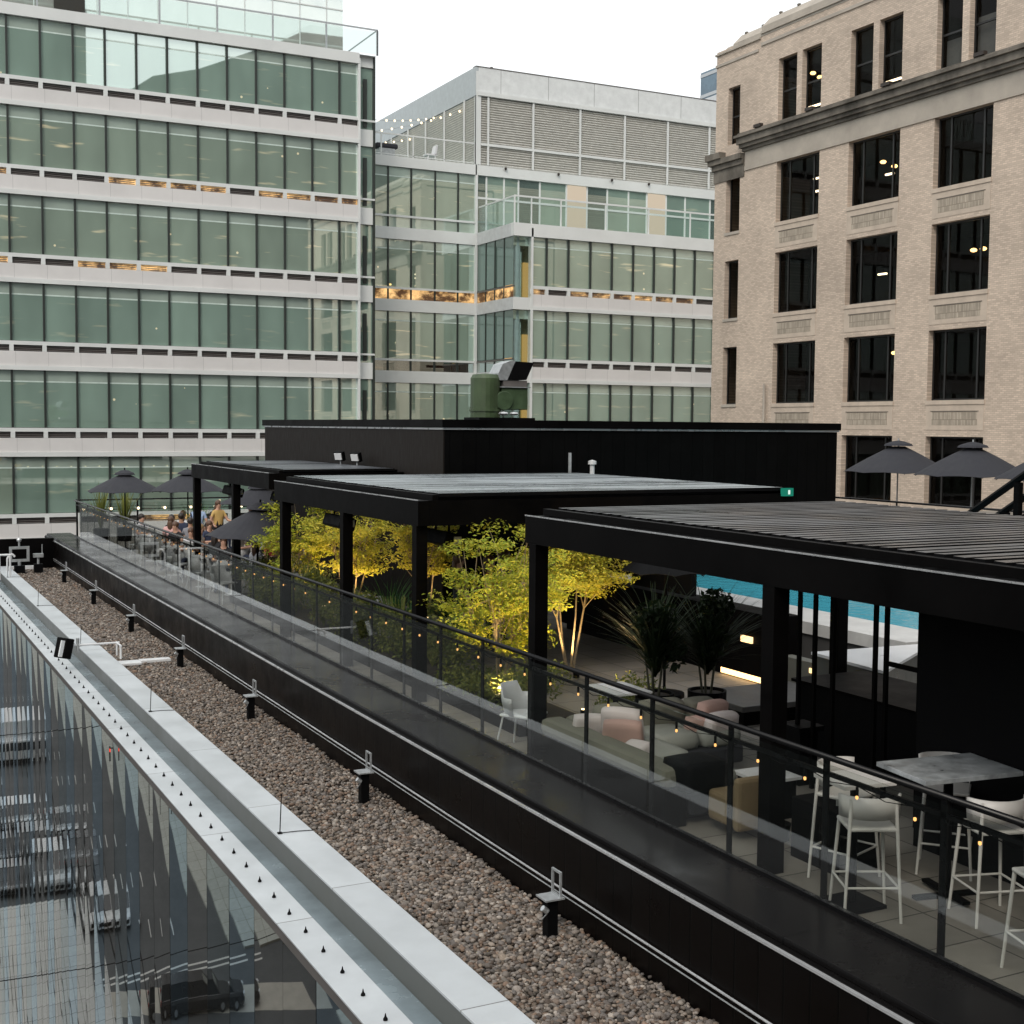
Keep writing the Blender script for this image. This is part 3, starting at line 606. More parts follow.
# ------------------------------------------------------------------ foliage
def leafblob(mb, c, rad, n, size, flat=.6):
    for _ in range(n):
        d = Vector((random.gauss(0,1),random.gauss(0,1),random.gauss(0,1))).normalized()*random.random()**.45
        p = Vector(c)+Vector((d.x*rad[0],d.y*rad[1],d.z*rad[2]))
        s = size*random.uniform(.6,1.3); nrm = Vector((random.gauss(0,flat),random.gauss(0,flat),1)).normalized()
        a = nrm.orthogonal().normalized(); a.rotate(Matrix.Rotation(random.uniform(0,6.28),3,nrm)); b = nrm.cross(a)
        mb.poly([tuple(p-a*s), tuple(p+b*s*.42+nrm*s*.12), tuple(p+a*s), tuple(p-b*s*.42+nrm*s*.12)])
def tree(loc, label, leaf, R0, z0, z1, stems, n, g, seed, size=.055):
    random.seed(seed); t = thing('small_tree', label, 'tree', loc, 0, g)
    tr = MB(); lf = MB(); tips=[]
    for s in range(stems):
        a = 2*math.pi*s/stems+random.uniform(-.4,.4); top = Vector((math.cos(a)*R0*.45, math.sin(a)*R0*.45, z0+(z1-z0)*random.uniform(.35,.6)))
        b0 = Vector((math.cos(a)*.07, math.sin(a)*.07, 0)); pts=[b0]
        for k in range(1,5):
            u=k/4; pts.append(b0.lerp(top,u)+Vector((random.uniform(-.03,.03),random.uniform(-.03,.03),0)))
        for k in range(4): tr.tube(pts[k],pts[k+1],.022*(1-k*.17),.022*(1-(k+1)*.17),n=7)
        for q in range(11):
            st = pts[random.choice((2,3,3,4))]; aa=a+random.uniform(-1.3,1.3); rr=R0*random.uniform(.55,1.0); e=Vector((math.cos(aa)*rr, math.sin(aa)*rr, random.uniform(z0,z1)))
            h = (z1+z0)/2; e.x*= math.sqrt(max(.15,1-((e.z-h)/(z1-z0)*1.7)**2)); e.y*= math.sqrt(max(.15,1-((e.z-h)/(z1-z0)*1.7)**2))
            mid = st.lerp(e,.5)+Vector((0,0,.06)); tr.tube(st,mid,.009,.006,n=5); tr.tube(mid,e,.006,.003,n=4); tips += [mid,e]
    per = n//len(tips)
    for e in tips: 
        q = R0*random.uniform(.16,.36); leafblob(lf, e, (q,q,q*.42), int(per*random.uniform(.5,1.4)), size)
    tr.build('trunk', M['bark'], t); lf.build('crown', leaf, t)
    return t
tree((8.15,16.35,-.05), 'large lime tree with yellow lit leaves left of the front pergola post', M['leafgreen'], 1.05, .75, 2.5, 5, 11500, 'lit trees on the terrace', 3, .036)
tree((10.2,17.9,-.05), 'lit tree with bare pale stems right of the front pergola post', M['leafyel'], 1.05, 1.25, 2.5, 4, 11000, 'lit trees on the terrace', 5, .034)
tree((8.45,26.4,-.05), 'lime green tree beside the tilted parasol', M['leafgreen'], .9, .6, 2.45, 4, 7500, 'lit trees on the terrace', 8, .045)
tree((9.4,25.6,-.05), 'yellow tree behind the middle pergola left post', M['leafyel'], 1.1, .8, 2.4, 4, 7500, 'lit trees on the terrace', 9, .045)
tree((10.3,24.0,-.05), 'yellow tree seen between the posts of the middle pergola', M['leafyel'], .75, .9, 2.4, 4, 4500, 'lit trees on the terrace', 11, .042)
def uplight(loc, e, label, blend=.6):
    t = thing('ground_spotlight', label, 'spotlight', loc, 0, 'warm spotlights under the trees'); MB().tube((0,0,0),(0,0,.12),.05,n=10).build('body', M['pot'], t); MB().tube((0,0,.12),(0,0,.125),.042,n=10).build('lens', emis('uplight_lens',(1,.7,.35),6), t)
    l = bpy.data.lights.new('spot','SPOT'); l.energy=e; l.color=(1,.68,.30); l.spot_size=R(125); l.spot_blend=blend; l.shadow_soft_size=.05
    o = bpy.data.objects.new('spot_lamp', l); col.objects.link(o); o.parent=t; o.location=(0,0,.14); o.rotation_euler=(math.pi,0,0)
uplight((8.9,15.2,-.15),330,'spotlight at the foot of the large lime tree'); uplight((7.75,15.5,.1),150,'spotlight behind the foot of the large lime tree')
uplight((10.1,17.5,-.1),150,'spotlight at the foot of the bare stemmed tree'); uplight((8.9,26.0,-.1),120,'spotlight between the two farther trees'); uplight((9.3,25.0,-.1),120,'spotlight at the foot of the yellow tree'); uplight((10.2,23.6,-.1),70,'spotlight under the tree between the posts')
# planting bed and shrubs
t = thing('planter', 'long planting bed with dark soil behind the glass railing', 'planter', (7.6,14.6,-.15)); MB().box(0,.95,0,14,0,.16).build('box', M['blackmetal'], t); MB().box(.04,.91,.04,13.96,.161,.19).build('soil', M['soil'], t)
random.seed(21)
for i in range(15):
    yv = 14.9+i*.93; mb = MB(); h = random.uniform(.55,.95) if abs(yv-16.2)>.8 else .3
    for k in range(7): leafblob(mb,(random.uniform(-.35,.35),random.uniform(-.4,.4),random.uniform(.08,h)),(.26,.28,.2),150,.04,1.2)
    for k in range(20): 
        a=random.uniform(0,6.28); q=random.uniform(.1,.35); mb.path([(0,0,0),(math.cos(a)*q*.5,math.sin(a)*q*.5,h*.6),(math.cos(a)*q,math.sin(a)*q,h*1.05)],.004,3)
    o = mb.build('shrub', M['leafdark']); o.location=(8.05+random.uniform(-.1,.1),yv,.03); tag(o,'low dark green shrub in the long planting bed behind the railing glass','shrub','shrubs in the long planting bed')
def blades(mb, n, L, spread, w, droop, z0=0):
    for _ in range(n):
        a=random.uniform(0,6.28); s=random.uniform(.1,1)*spread; l=L*random.uniform(.6,1.05); prev=Vector((0,0,z0)); d=Vector((math.cos(a)*s,math.sin(a)*s,1)).normalized(); side=Vector((-math.sin(a),math.cos(a),0))
        for k in range(6):
            nx=prev+d*(l/6); w0=w*(1-k/6.5); w1=w*(1-(k+1)/6.5)
            mb.quad(tuple(prev-side*w0),tuple(prev+side*w0),tuple(nx+side*w1),tuple(nx-side*w1)); prev=nx; d=(d+Vector((math.cos(a),math.sin(a),-.6))*droop).normalized()
for i,(x,yv,l) in enumerate(((8.4,20.3,'bright green arching fern nearest the middle pergola front'),(8.6,21.6,'bright green arching fern behind the nearer one'),(8.9,19.2,'green fern at the right in the pergola shade'))):
    t=thing('fern',l,'fern',(x,yv,.0),0,'ferns under the middle pergola'); mb=MB(); blades(mb,150,1.25,1.0,.018,.10,.1); mb.build('fronds',M['leaffern'],t)
def palm(loc,label,h=1.6,n=110,sc=1.):
    t=thing('potted_palm',label,'potted plant',loc,0,'potted palms in the lounge'); pot=MB().lathe([(0,0),(.21*sc,0),(.245*sc,.3),(.25*sc,.60),(.22*sc,.60),(.215*sc,.56),(0,.56)],n=24).build('pot',M['pot'],t,smooth=False)
    MB().lathe([(0,.565),(.21*sc,.565)],n=16).build('soil',M['soil'],pot)
    st=MB()
    for k in range(5): a=k*1.26; st.tube((math.cos(a)*.06,math.sin(a)*.06,.56),(math.cos(a)*.14,math.sin(a)*.14,.56+h*.45),.016,.011)
    st.build('stems',mat('palm_stem',(.05,.05,.03),.7),t)
    mb=MB(); blades(mb,n,h*1.0,.75,.019,.13,.85); blades(mb,n//2,h*.7,.9,.019,.2,.8)
    for k in range(4): leafblob(mb,(random.uniform(-.2,.2),random.uniform(-.2,.2),random.uniform(.95,1.75)),(.22,.22,.22),130,.06,1.6); mb.build('leaves',M['leafpalm'],t)
random.seed(5)
palm((9.8,13.63,-.15),'potted palm in a round black pot beside the pink cushions',1.35,150); palm((9.1,13.78,-.15),'potted palm left of the other in a round black pot',1.4,150)
for i,(x,yv,s,l) in enumerate(((9.5,14.9,.5,'small round shrub in the gap behind the corner sofa'),(9.0,14.4,.4,'lower shrub beside the small white table'))):
    mb=MB(); leafblob(mb,(0,0,.3),(s,s*.8,.35),900,.035,1.2); o=mb.build('shrub',M['leafdark']); o.location=(x,yv,-.15); tag(o,l,'shrub')
t=thing('snake_plant','small spiky plant on the floor beside the black post','plant',(7.95,9.85,-.15)); mb=MB(); blades(mb,9,.4,.35,.02,.02,.12); mb.build('leaves',M['leafpalm'],t); MB().lathe([(0,0),(.1,0),(.12,.16),(0,.16)],n=14).build('pot',M['pot'],t)
random.seed(9)
for i,(x,yv,l) in enumerate(((7.6,44.8,'tall dark plant in the far left corner of the terrace'),(8.4,45.0,'tall dark leafy plant just right of the corner plant'),(9.3,38.6,'green plant behind the standing guests'))):
    t=thing('tall_plant',l,'plant',(x,yv,-.15)); mb=MB(); blades(mb,60,1.6 if i<2 else 1.3,.35,.035,.05,.4); mb.build('leaves',M['leafdark'] if i<2 else M['leaffern'],t); MB().lathe([(0,0),(.22,0),(.26,.45),(0,.45)],n=14).build('pot',M['pot'],t)

# ------------------------------------------------------------------ lounge furniture
sf = mat('olive_grey_fabric',(.17,.165,.13),.9,var=.12,bump=.15,bscale=150); sf2=mat('light_grey_fabric',(.3,.31,.28),.9,var=.08,bump=.15,bscale=150)
pk = mat('blush_pink_fabric',(.50,.33,.28),.85,var=.08); pk2=mat('off_white_fabric',(.62,.56,.54),.85,var=.06); bz=mat('mustard_fabric',(.20,.145,.08),.85)
def cushion(mb,c,s,rz=0,rx=0,ry=0):
    bm=bmesh.new(); bmesh.ops.create_cube(bm,size=1.); bmesh.ops.subdivide_edges(bm,edges=bm.edges[:],cuts=5,use_grid_fill=True)
    Mx=Matrix.Translation(c)@Matrix.Rotation(rz,4,'Z')@Matrix.Rotation(ry,4,'Y')@Matrix.Rotation(rx,4,'X'); k=len(mb.v)
    for v in bm.verts:
        x,y,z=v.co*2; 
        px=1-.10*(y*y+z*z)/2*abs(x); q=lambda a:math.copysign(abs(a)**1.0,a)
        r=(max(abs(x),abs(y),abs(z))); L=math.sqrt(x*x+y*y+z*z); f=(r/L)*.35+.65
        mb.v.append(tuple(Mx@Vector((x*f*s[0]/2,y*f*s[1]/2,z*f*s[2]/2))))
    for f in bm.faces: mb.f.append(tuple(k+v.index for v in f.verts)); mb.m.append(0)
    bm.free()
t=thing('corner_sofa','low olive grey corner sofa behind the glass railing','sofa',(7.1,10.55,-.15))
MB().box(.03,.29,.03,2.57,.0,.40).build('base',M['blackmetal'],t,bevel=.01); MB().box(0,.31,.0,2.6,.402,.60).build('back',sf,t,bevel=.07); MB().box(.32,2.1,2.3,2.62,.08,.60).build('back',sf,t,bevel=.08)
MB().box(.32,1.0,.0,2.28,.1,.3).box(1.002,2.1,1.5,2.28,.1,.3).build('frame',M['umb'],t,bevel=.03)
for a in ((.64,.45,.4,.66,.8,.2),(.64,1.3,.4,.66,.85,.2),(1.25,1.9,.4,.56,.8,.2),(1.83,1.9,.4,.56,.8,.2)):
    mb=MB(); cushion(mb,a[:3],a[3:]); mb.build('seat_cushion',sf2,t,smooth=True)
for a in ((.8,2.2,.56,.62,.24,.42),(1.4,2.2,.56,.6,.24,.42),(1.95,2.2,.54,.4,.24,.4)):
    mb=MB(); cushion(mb,a[:3],a[3:],rx=.2); mb.build('back_cushion',sf,t,smooth=True)
def pil(loc,s,m,label,rz,rx,g='cushions on the corner sofa'):
    mb=MB(); cushion(mb,(0,0,0),(s,.17,s),rz,rx); o=mb.build('cushion',m,smooth=True); o.location=loc; tag(o,label,'cushion',g)
pil((7.66,12.23,.46),.5,pk2,'off white cushion leaning in the left corner of the sofa',-.9,.25); pil((7.52,12.0,.40),.46,pk,'blush pink cushion behind the off white one',-.7,.2); pil((7.42,12.58,.4),.36,pk2,'pale cushion farthest in the sofa corner',-.3,.2); pil((7.50,11.63,.32),.3,pk2,'small white cushion low beside the pink one',-1.2,.3)
pil((9.00,12.43,0.41),.44,pk,'pink cushion at the right end of the sofa',.2,.2); pil((8.95,12.18,0.33),.44,pk2,'white and pink cushion in front at the right end',.1,.25); pil((8.75,12.33,0.31),.34,pk,'smaller pink cushion behind the white one',-.2,.2)
o=MB(); cushion(o,(0,0,0),(.55,.5,.3)); o=o.build('throw_blanket',M['pot'],smooth=True); o.location=(7.5,10.6,.38); tag(o,'dark crumpled blanket over the near end of the sofa','blanket')
t=thing('armchair','small mustard brown armchair at the near end of the sofa','armchair',(7.5,9.9,-.15)); 
MB().box(0,.5,0,.1,.1,.62).build('backrest',bz,t,bevel=.04); MB().box(0,.5,.102,.5,.12,.42).build('seat',bz,t,bevel=.04)
t=thing('low_stool','black open sided low table beside the front post','side table',(7.75,8.8,-.15)); MB().box(0,.5,0,.62,.52,.56).build('top',M['pot'],t); MB().box(0,.04,0,.62,.0,.518).box(.46,.5,0,.62,0,.518).build('sides',M['pot'],t)
t=thing('side_table','pale square side table with a glass near the pink cushions','side table',(8.1,10.3,-.15)); MB().box(0,.5,0,.5,.4,.43).build('top',M['white'],t); MB().box(.04,.46,.04,.46,0,.398).build('base',M['pot'],t)
t=thing('side_table','dark tall side table behind the right end of the sofa','side table',(9.3,11.2,-.15)); MB().box(0,.35,0,.35,.6,.66).build('top',M['pot'],t); MB().box(.05,.3,.05,.3,0,.598).build('base',M['pot'],t)
t=thing('dining_table','small white rectangular table with candles left of the sofa','table',(8.1,13.6,-.15)); MB().box(0,.62,-.35,.35,.72,.745).build('top',M['white'],t); MB().tube((.31,0,.02),(.31,0,.718),.035).box(.1,.5,-.2,.2,0,.018).build('leg',M['pot'],t)
# white tub chair
def cafe(loc,rz,label,g=None,m=None):
    t=thing('cafe_chair',label,'chair',loc,rz,g); m=m or M['white']
    mb=MB(); 
    for k in range(13):
        a=math.pi*(.0+k/12)  # back half
        x,y=.27*math.cos(a),.25*math.sin(a); mb.v+= [(x*.85,y*.85,.44),(x,y,.6),(x*1.05,y*1.08,.80 if 2<k<10 else .66)]
    for k in range(12):
        for j in range(2): i0=k*3+j; mb.f.append((i0,i0+3,i0+4,i0+1)); mb.m.append(0)
    b=mb.build('backrest',m,t,smooth=True); s=b.modifiers.new('s','SOLIDIFY'); s.thickness=.015
    MB().cbox(0,-.02,.44,.44,.44,.03).build('seat',m,t,bevel=.01)
    for sx in (-1,1):
        for sy in (-1,1): MB().tube((sx*.17,sy*.17,.43),(sx*.24,sy*.24,0),.013).build('leg',m,t)
    return t
cafe((7.35,14.05,-.15),.6,'white tub chair with slatted back left of the front pergola post')
# bar table + stools
mt=mat('grey_veined_marble',(.30,.32,.33),.35,var=.5,scale=6)
t=thing('bar_table','tall grey marble topped bar table behind the railing','table',(8.05,7.95,-.15)); MB().cbox(.2,.05,1.10,.98,.66,.04,rz=-.12).build('tabletop',mt,t,bevel=.004)
MB().tube((.2,.05,.03),(.2,.05,1.078),.04).build('leg',M['pot'],t); MB().cbox(.2,.05,.015,.6,.07,.03,rz=-.2).cbox(.2,.05,.045,.07,.6,.028,rz=-.2).build('foot',M['pot'],t)
t=thing('bar_table','smaller pale bar table left of the marble one','table',(7.4,8.2,-.15)); MB().cbox(.0,.0,1.06,.5,.45,.035,rz=-.12).build('tabletop',M['whitechair'],t,bevel=.004); MB().tube((0,0,.02),(0,0,1.04),.035).cbox(0,0,.015,.4,.4,.03).build('leg',M['pot'],t)
def stool(loc,rz,label):
    t=thing('bar_stool',label,'bar stool',loc,rz,'pale bar stools at the tall tables'); m=M['whitechair']
    MB().cbox(0,0,.75,.40,.38,.035).build('seat',m,t,bevel=.015)
    mb=MB()
    for k in range(11):
        a=math.pi*(.08+.84*k/10); x,y=.24*math.cos(a),-.22*math.sin(a); mb.v+=[(x,y,.84),(x*1.03,y*1.05,1.02)]
    for k in range(10): mb.f.append((k*2,k*2+2,k*2+3,k*2+1)); mb.m.append(0)
    b=mb.build('backrest',m,t,smooth=True); s=b.modifiers.new('s','SOLIDIFY'); s.thickness=.02
    for sx in (-1,1):
        for sy in (-1,1): MB().tube((sx*.18,sy*.17,1.0 if sy<0 else .74),(sx*.23,sy*.22,0),.016,.012).build('leg',m,t)
    MB().tube((-.215,-.2,.28),(.215,-.2,.28),.01).tube((-.215,.2,.28),(.215,.2,.28),.01).tube((-.215,-.2,.28),(-.215,.2,.28),.01).tube((.215,-.2,.28),(.215,.2,.28),.01).build('footrest',m,t)
    return t
stool((7.36,8.0,-.15),-.45,'front bar stool, its curved back nearest the glass railing'); stool((7.8,8.75,-.15),-2.8,'bar stool behind the front one at the small pale table')
stool((8.22,7.5,-.15),-.3,'bar stool in front of the marble table, right of the railing post'); stool((8.75,8.5,-.15),2.3,'bar stool on the far side of the marble table'); stool((7.68,6.45,-.15),-.3,'bar stool cut off by the right edge of the view')

# ------------------------------------------------------------------ people
def person_mesh(pose):
    J={}
    if pose=='stand':
        J=dict(pel=(0,0,.95,.15,.11),spi=(0,0,1.13,.13,.10),che=(0,-.0,1.32,.165,.11),nec=(0,0,1.46,.052,.052),hl=(0,-.02,1.54,.068,.075),hm=(0,-.02,1.61,.078,.092),ht=(0,-.01,1.68,.06,.07))
        for s,n in ((-1,'l'),(1,'r')):
            f=.0 if s<0 else .14
            J['sh'+n]=(s*.17,0,1.39,.055,.055); J['el'+n]=(s*.25,.02-f,1.14,.042,.042); J['wr'+n]=(s*.22,-.12-f*1.5,.98+f,.03,.03); J['ha'+n]=(s*.21,-.2-f*1.5,.97+f,.035,.02)
            J['hi'+n]=(s*.09,0,.88,.09,.09); J['kn'+n]=(s*.11,-.01,.49,.06,.06); J['an'+n]=(s*.12,.03,.09,.04,.04); J['to'+n]=(s*.13,-.12,.04,.038,.03)
    else:
        J=dict(pel=(0,.02,.52,.16,.12),spi=(0,.03,.70,.14,.11),che=(0,.0,.90,.165,.115),nec=(0,-.01,1.04,.052,.052),hl=(0,-.04,1.12,.068,.075),hm=(0,-.04,1.19,.078,.092),ht=(0,-.03,1.26,.06,.07))
        for s,n in ((-1,'l'),(1,'r')):
            J['sh'+n]=(s*.17,0,.97,.055,.055); J['el'+n]=(s*.25,-.1,.73,.042,.042); J['wr'+n]=(s*.15,-.33,.76,.03,.03); J['ha'+n]=(s*.12,-.41,.77,.035,.02)
            J['hi'+n]=(s*.09,-.02,.50,.09,.085); J['kn'+n]=(s*.12,-.44,.50,.062,.062); J['an'+n]=(s*.12,-.42,.09,.04,.04); J['to'+n]=(s*.13,-.56,.04,.038,.03)
    E=[('pel','spi'),('spi','che'),('che','nec'),('nec','hl'),('hl','hm'),('hm','ht')]
    for n in 'lr': E+=[('che','sh'+n),('sh'+n,'el'+n),('el'+n,'wr'+n),('wr'+n,'ha'+n),('pel','hi'+n),('hi'+n,'kn'+n),('kn'+n,'an'+n),('an'+n,'to'+n)]
    keys=list(J); me=bpy.data.meshes.new('sk'); me.from_pydata([J[k][:3] for k in keys],[(keys.index(a),keys.index(b)) for a,b in E],[])
    o=bpy.data.objects.new('sk',me); col.objects.link(o); mo=o.modifiers.new('s','SKIN'); sk=me.skin_vertices[0].data
    for i,k in enumerate(keys): sk[i].radius=J[k][3:5]; sk[i].use_root=(k=='pel')
    su=o.modifiers.new('u','SUBSURF'); su.levels=1; su.render_levels=1
    bpy.context.view_layer.update(); dg=bpy.context.evaluated_depsgraph_get(); m2=bpy.data.meshes.new_from_object(o.evaluated_get(dg)); 
    bpy.data.objects.remove(o)
    # classify
    idx=[]
    for p in m2.polygons:
        c=p.center; best=min(keys,key=lambda k:(Vector(J[k][:3])-c).length - .5*J[k][3])
        idx.append(0 if best in('nec','hl','hm','ht','wrl','wrr','hal','har','ell','elr') else (2 if best[:2] in('hi','kn','an','to') or best=='pel' else 1))
    return m2,idx,J
PM={'stand':person_mesh('stand'),'sit':person_mesh('sit')}
skin=[mat('skin_light',(.52,.30,.21),.6,var=.04),mat('skin_mid',(.33,.18,.11),.6,var=.04)]
hairm=[mat('hair_dark',(.02,.013,.01),.5),mat('hair_brown',(.09,.045,.025),.5),mat('hair_blond',(.33,.22,.11),.5)]
cl={n:mat('cloth_'+n,c,.85,var=.1) for n,c in dict(white=(.6,.6,.62),black=(.015,.015,.018),blue=(.32,.42,.6),yellow=(.6,.4,.14),grey=(.2,.2,.22),red=(.4,.06,.05),navy=(.03,.04,.08),pink=(.6,.35,.33),cream=(.55,.5,.42)).items()}
def person(loc,rz,pose,shirt,trs,hair,sk,long,label,g='guests gathered on the far terrace'):
    m2,idx,J=PM[pose]; t=thing('person',label,'person',loc,rz,g); me=m2.copy()
    me.materials.clear()
    for m in (skin[sk],cl[shirt],cl[trs]): me.materials.append(m)
    me.polygons.foreach_set('material_index',idx); me.polygons.foreach_set('use_smooth',[True]*len(me.polygons)); me.update()
    b=bpy.data.objects.new('body',me); col.objects.link(b); b.parent=t
    hx,hy,hz=J['hm'][:3]; mb=MB(); mb.ball((hx,hy+.025,hz+.03),.1,(.92,1.05,1.0),12)
    if long: mb.ball((hx,hy+.085,hz-.12),.09,(.95,.55,1.9),10)
    h=mb.build('hair',hairm[hair],t,smooth=True)
    f=MB(); f.cbox(-.032,hy-.092,hz+.0,.02,.012,.01).cbox(.032,hy-.092,hz+.0,.02,.012,.01).build('eyes',M['pot'],t)
person((9.05,37.4,-.15),math.pi-.5,'stand','blue','black',2,0,True,'woman with a long ponytail in a pale blue top standing beside the far pergola post')
person((9.75,37.9,-.15),.4,'stand','yellow','black',1,0,True,'long haired person in a yellow patterned top standing between two others')
person((10.25,36.2,-.15),math.pi+.6,'stand','white','black',0,0,False,'person in a white shirt seen from behind above the tilted parasol')
person((10.6,36.6,-.15),-.4,'stand','black','black',0,0,False,'dark haired person in black right of the white shirt')
seats=[(7.75,39.0,.6,'white','grey',0,0,0,'dark haired person in white seated farthest left at the railing'),(8.3,37.6,2.6,'pink','navy',1,0,1,'person in pink seated second from the left'),(8.5,38.4,.4,'black','navy',0,0,1,'person in black seated behind the pink one'),(8.7,36.9,2.9,'grey','black',0,1,0,'person in grey seated with back to the glass'),
(8.0,35.6,-.8,'black','black',1,0,0,'person with a red face in black seated mid row'),(8.4,34.6,1.2,'cream','grey',2,0,1,'blond person in cream seated before the pergola post'),(8.9,35.6,.3,'navy','black',1,0,1,'curly haired person in navy seated by the post'),(7.9,33.4,-.5,'white','navy',1,0,0,'person in a white shirt seated at the second table'),
(8.2,32.2,2.2,'black','black',0,1,1,'dark haired person in black seated below the post'),(8.0,30.6,-.4,'black','navy',1,0,1,'brown haired person leaning under the tilted parasol'),(8.4,29.3,1.9,'white','grey',1,0,1,'person in white reaching across a table under the parasol'),(8.6,28.2,-1.,'pink','black',0,0,1,'person in pink seated right beneath the parasol'),(9.2,33.6,.8,'cream','navy',2,0,0,'fair haired person seated behind the pergola post'),(9.3,31.0,.2,'red','black',0,1,0,'person in a red top seated under the far pergola'),
(9.2,40.0,2.4,'white','navy',1,0,1,'brown haired person in white seated left of centre at the far end'),(9.9,39.2,-.6,'black','grey',0,0,0,'person in black seated right of the brown haired one at the back'),(10.4,40.8,.9,'pink','navy',2,0,1,'blond person in pink seated farthest back'),(8.9,38.9,2.9,'navy','black',0,1,0,'person in navy seated between the two farthest tables'),
(10.1,34.6,1.6,'white','black',0,0,0,'dark haired person in white seated deep behind the pergola post'),(10.2,32.4,-.4,'grey','navy',1,0,1,'long haired person in grey seated deep under the far pergola'),(9.6,29.8,2.0,'blue','black',1,0,1,'person in pale blue seated behind the large parasol'),(11.0,38.4,.4,'yellow','navy',0,1,1,'person in yellow seated deepest on the right at the far end')]
for s in seats:
    person((s[0],s[1],-.15),s[2],'sit',s[3],s[4],s[5],s[6],s[7],s[8])
    cafe((s[0],s[1]+0,-.19),s[2]+math.pi,'white chair under the '+s[8].replace('seated ','') [:70],'white chairs under the guests')
for x,yv,s,l in ((9.5,20.6,'black','person in black standing under the middle pergola left of another'),(9.9,20.2,'red','person in dark red standing under the middle pergola'),(10.6,21.0,'black','person in black at the right under the middle pergola')):
    person((x,yv,-.15),1.2,'stand',s,'black',1,0,True,l,'guests under the middle pergola')
def ctable(loc,label):
    t=thing('cafe_table',label,'table',loc,0,'small tables on the far terrace'); MB().lathe([(0,.72),(.36,.72),(.36,.75),(0,.75)],n=20).build('top',M['white'],t); MB().tube((0,0,.02),(0,0,.718),.03).build('stem',M['white'],t); MB().lathe([(0,0),(.24,0),(.05,.03),(0,.03)],n=16).build('base',M['white'],t)
    for k in range(3): MB().ball((.15*math.cos(k*2),.15*math.sin(k*2),.79),.045,(1,1,.9),7).build('dish',[M['white'],bz,pk][k],t)
for i,(x,yv) in enumerate(((7.9,38.2),(8.2,36.2),(7.7,34.4),(7.8,31.6),(8.0,29.9))): ctable((x,yv,-.15),['farthest small white round table at the railing','second small white table from the far end','small white table in the middle of the row','small white table beside the far pergola post','nearest small white table by the tilted parasol'][i])
for i,(x,yv,rz) in enumerate(((7.4,32.9,1.),(7.5,30.9,2.),(7.45,28.6,0.5),(7.5,36.8,3.),(8.9,22.3,1.))):
    cafe((x,yv,-.15),rz,['empty white chair by the glass, middle of the row','empty white chair by the glass, nearer the parasol','empty white chair by the glass at the near end of the row','empty white chair at the far end behind the glass','empty white chair half hidden behind the ferns'][i])
# black kettle grill
t=thing('round_planter','glossy black rounded bowl between the far trees and the ferns','bowl',(8.7,23.0,-.15)); MB().lathe([(0,.2),(.2,.25),(.3,.42),(.32,.6),(.26,.72),(.1,.8),(0,.8)],n=20).build('bowl',mat('gloss_black',(.01,.01,.012),.12,spec=.8),t,smooth=True); MB().tube((0,0,0),(0,0,.22),.08).build('foot',M['pot'],t)

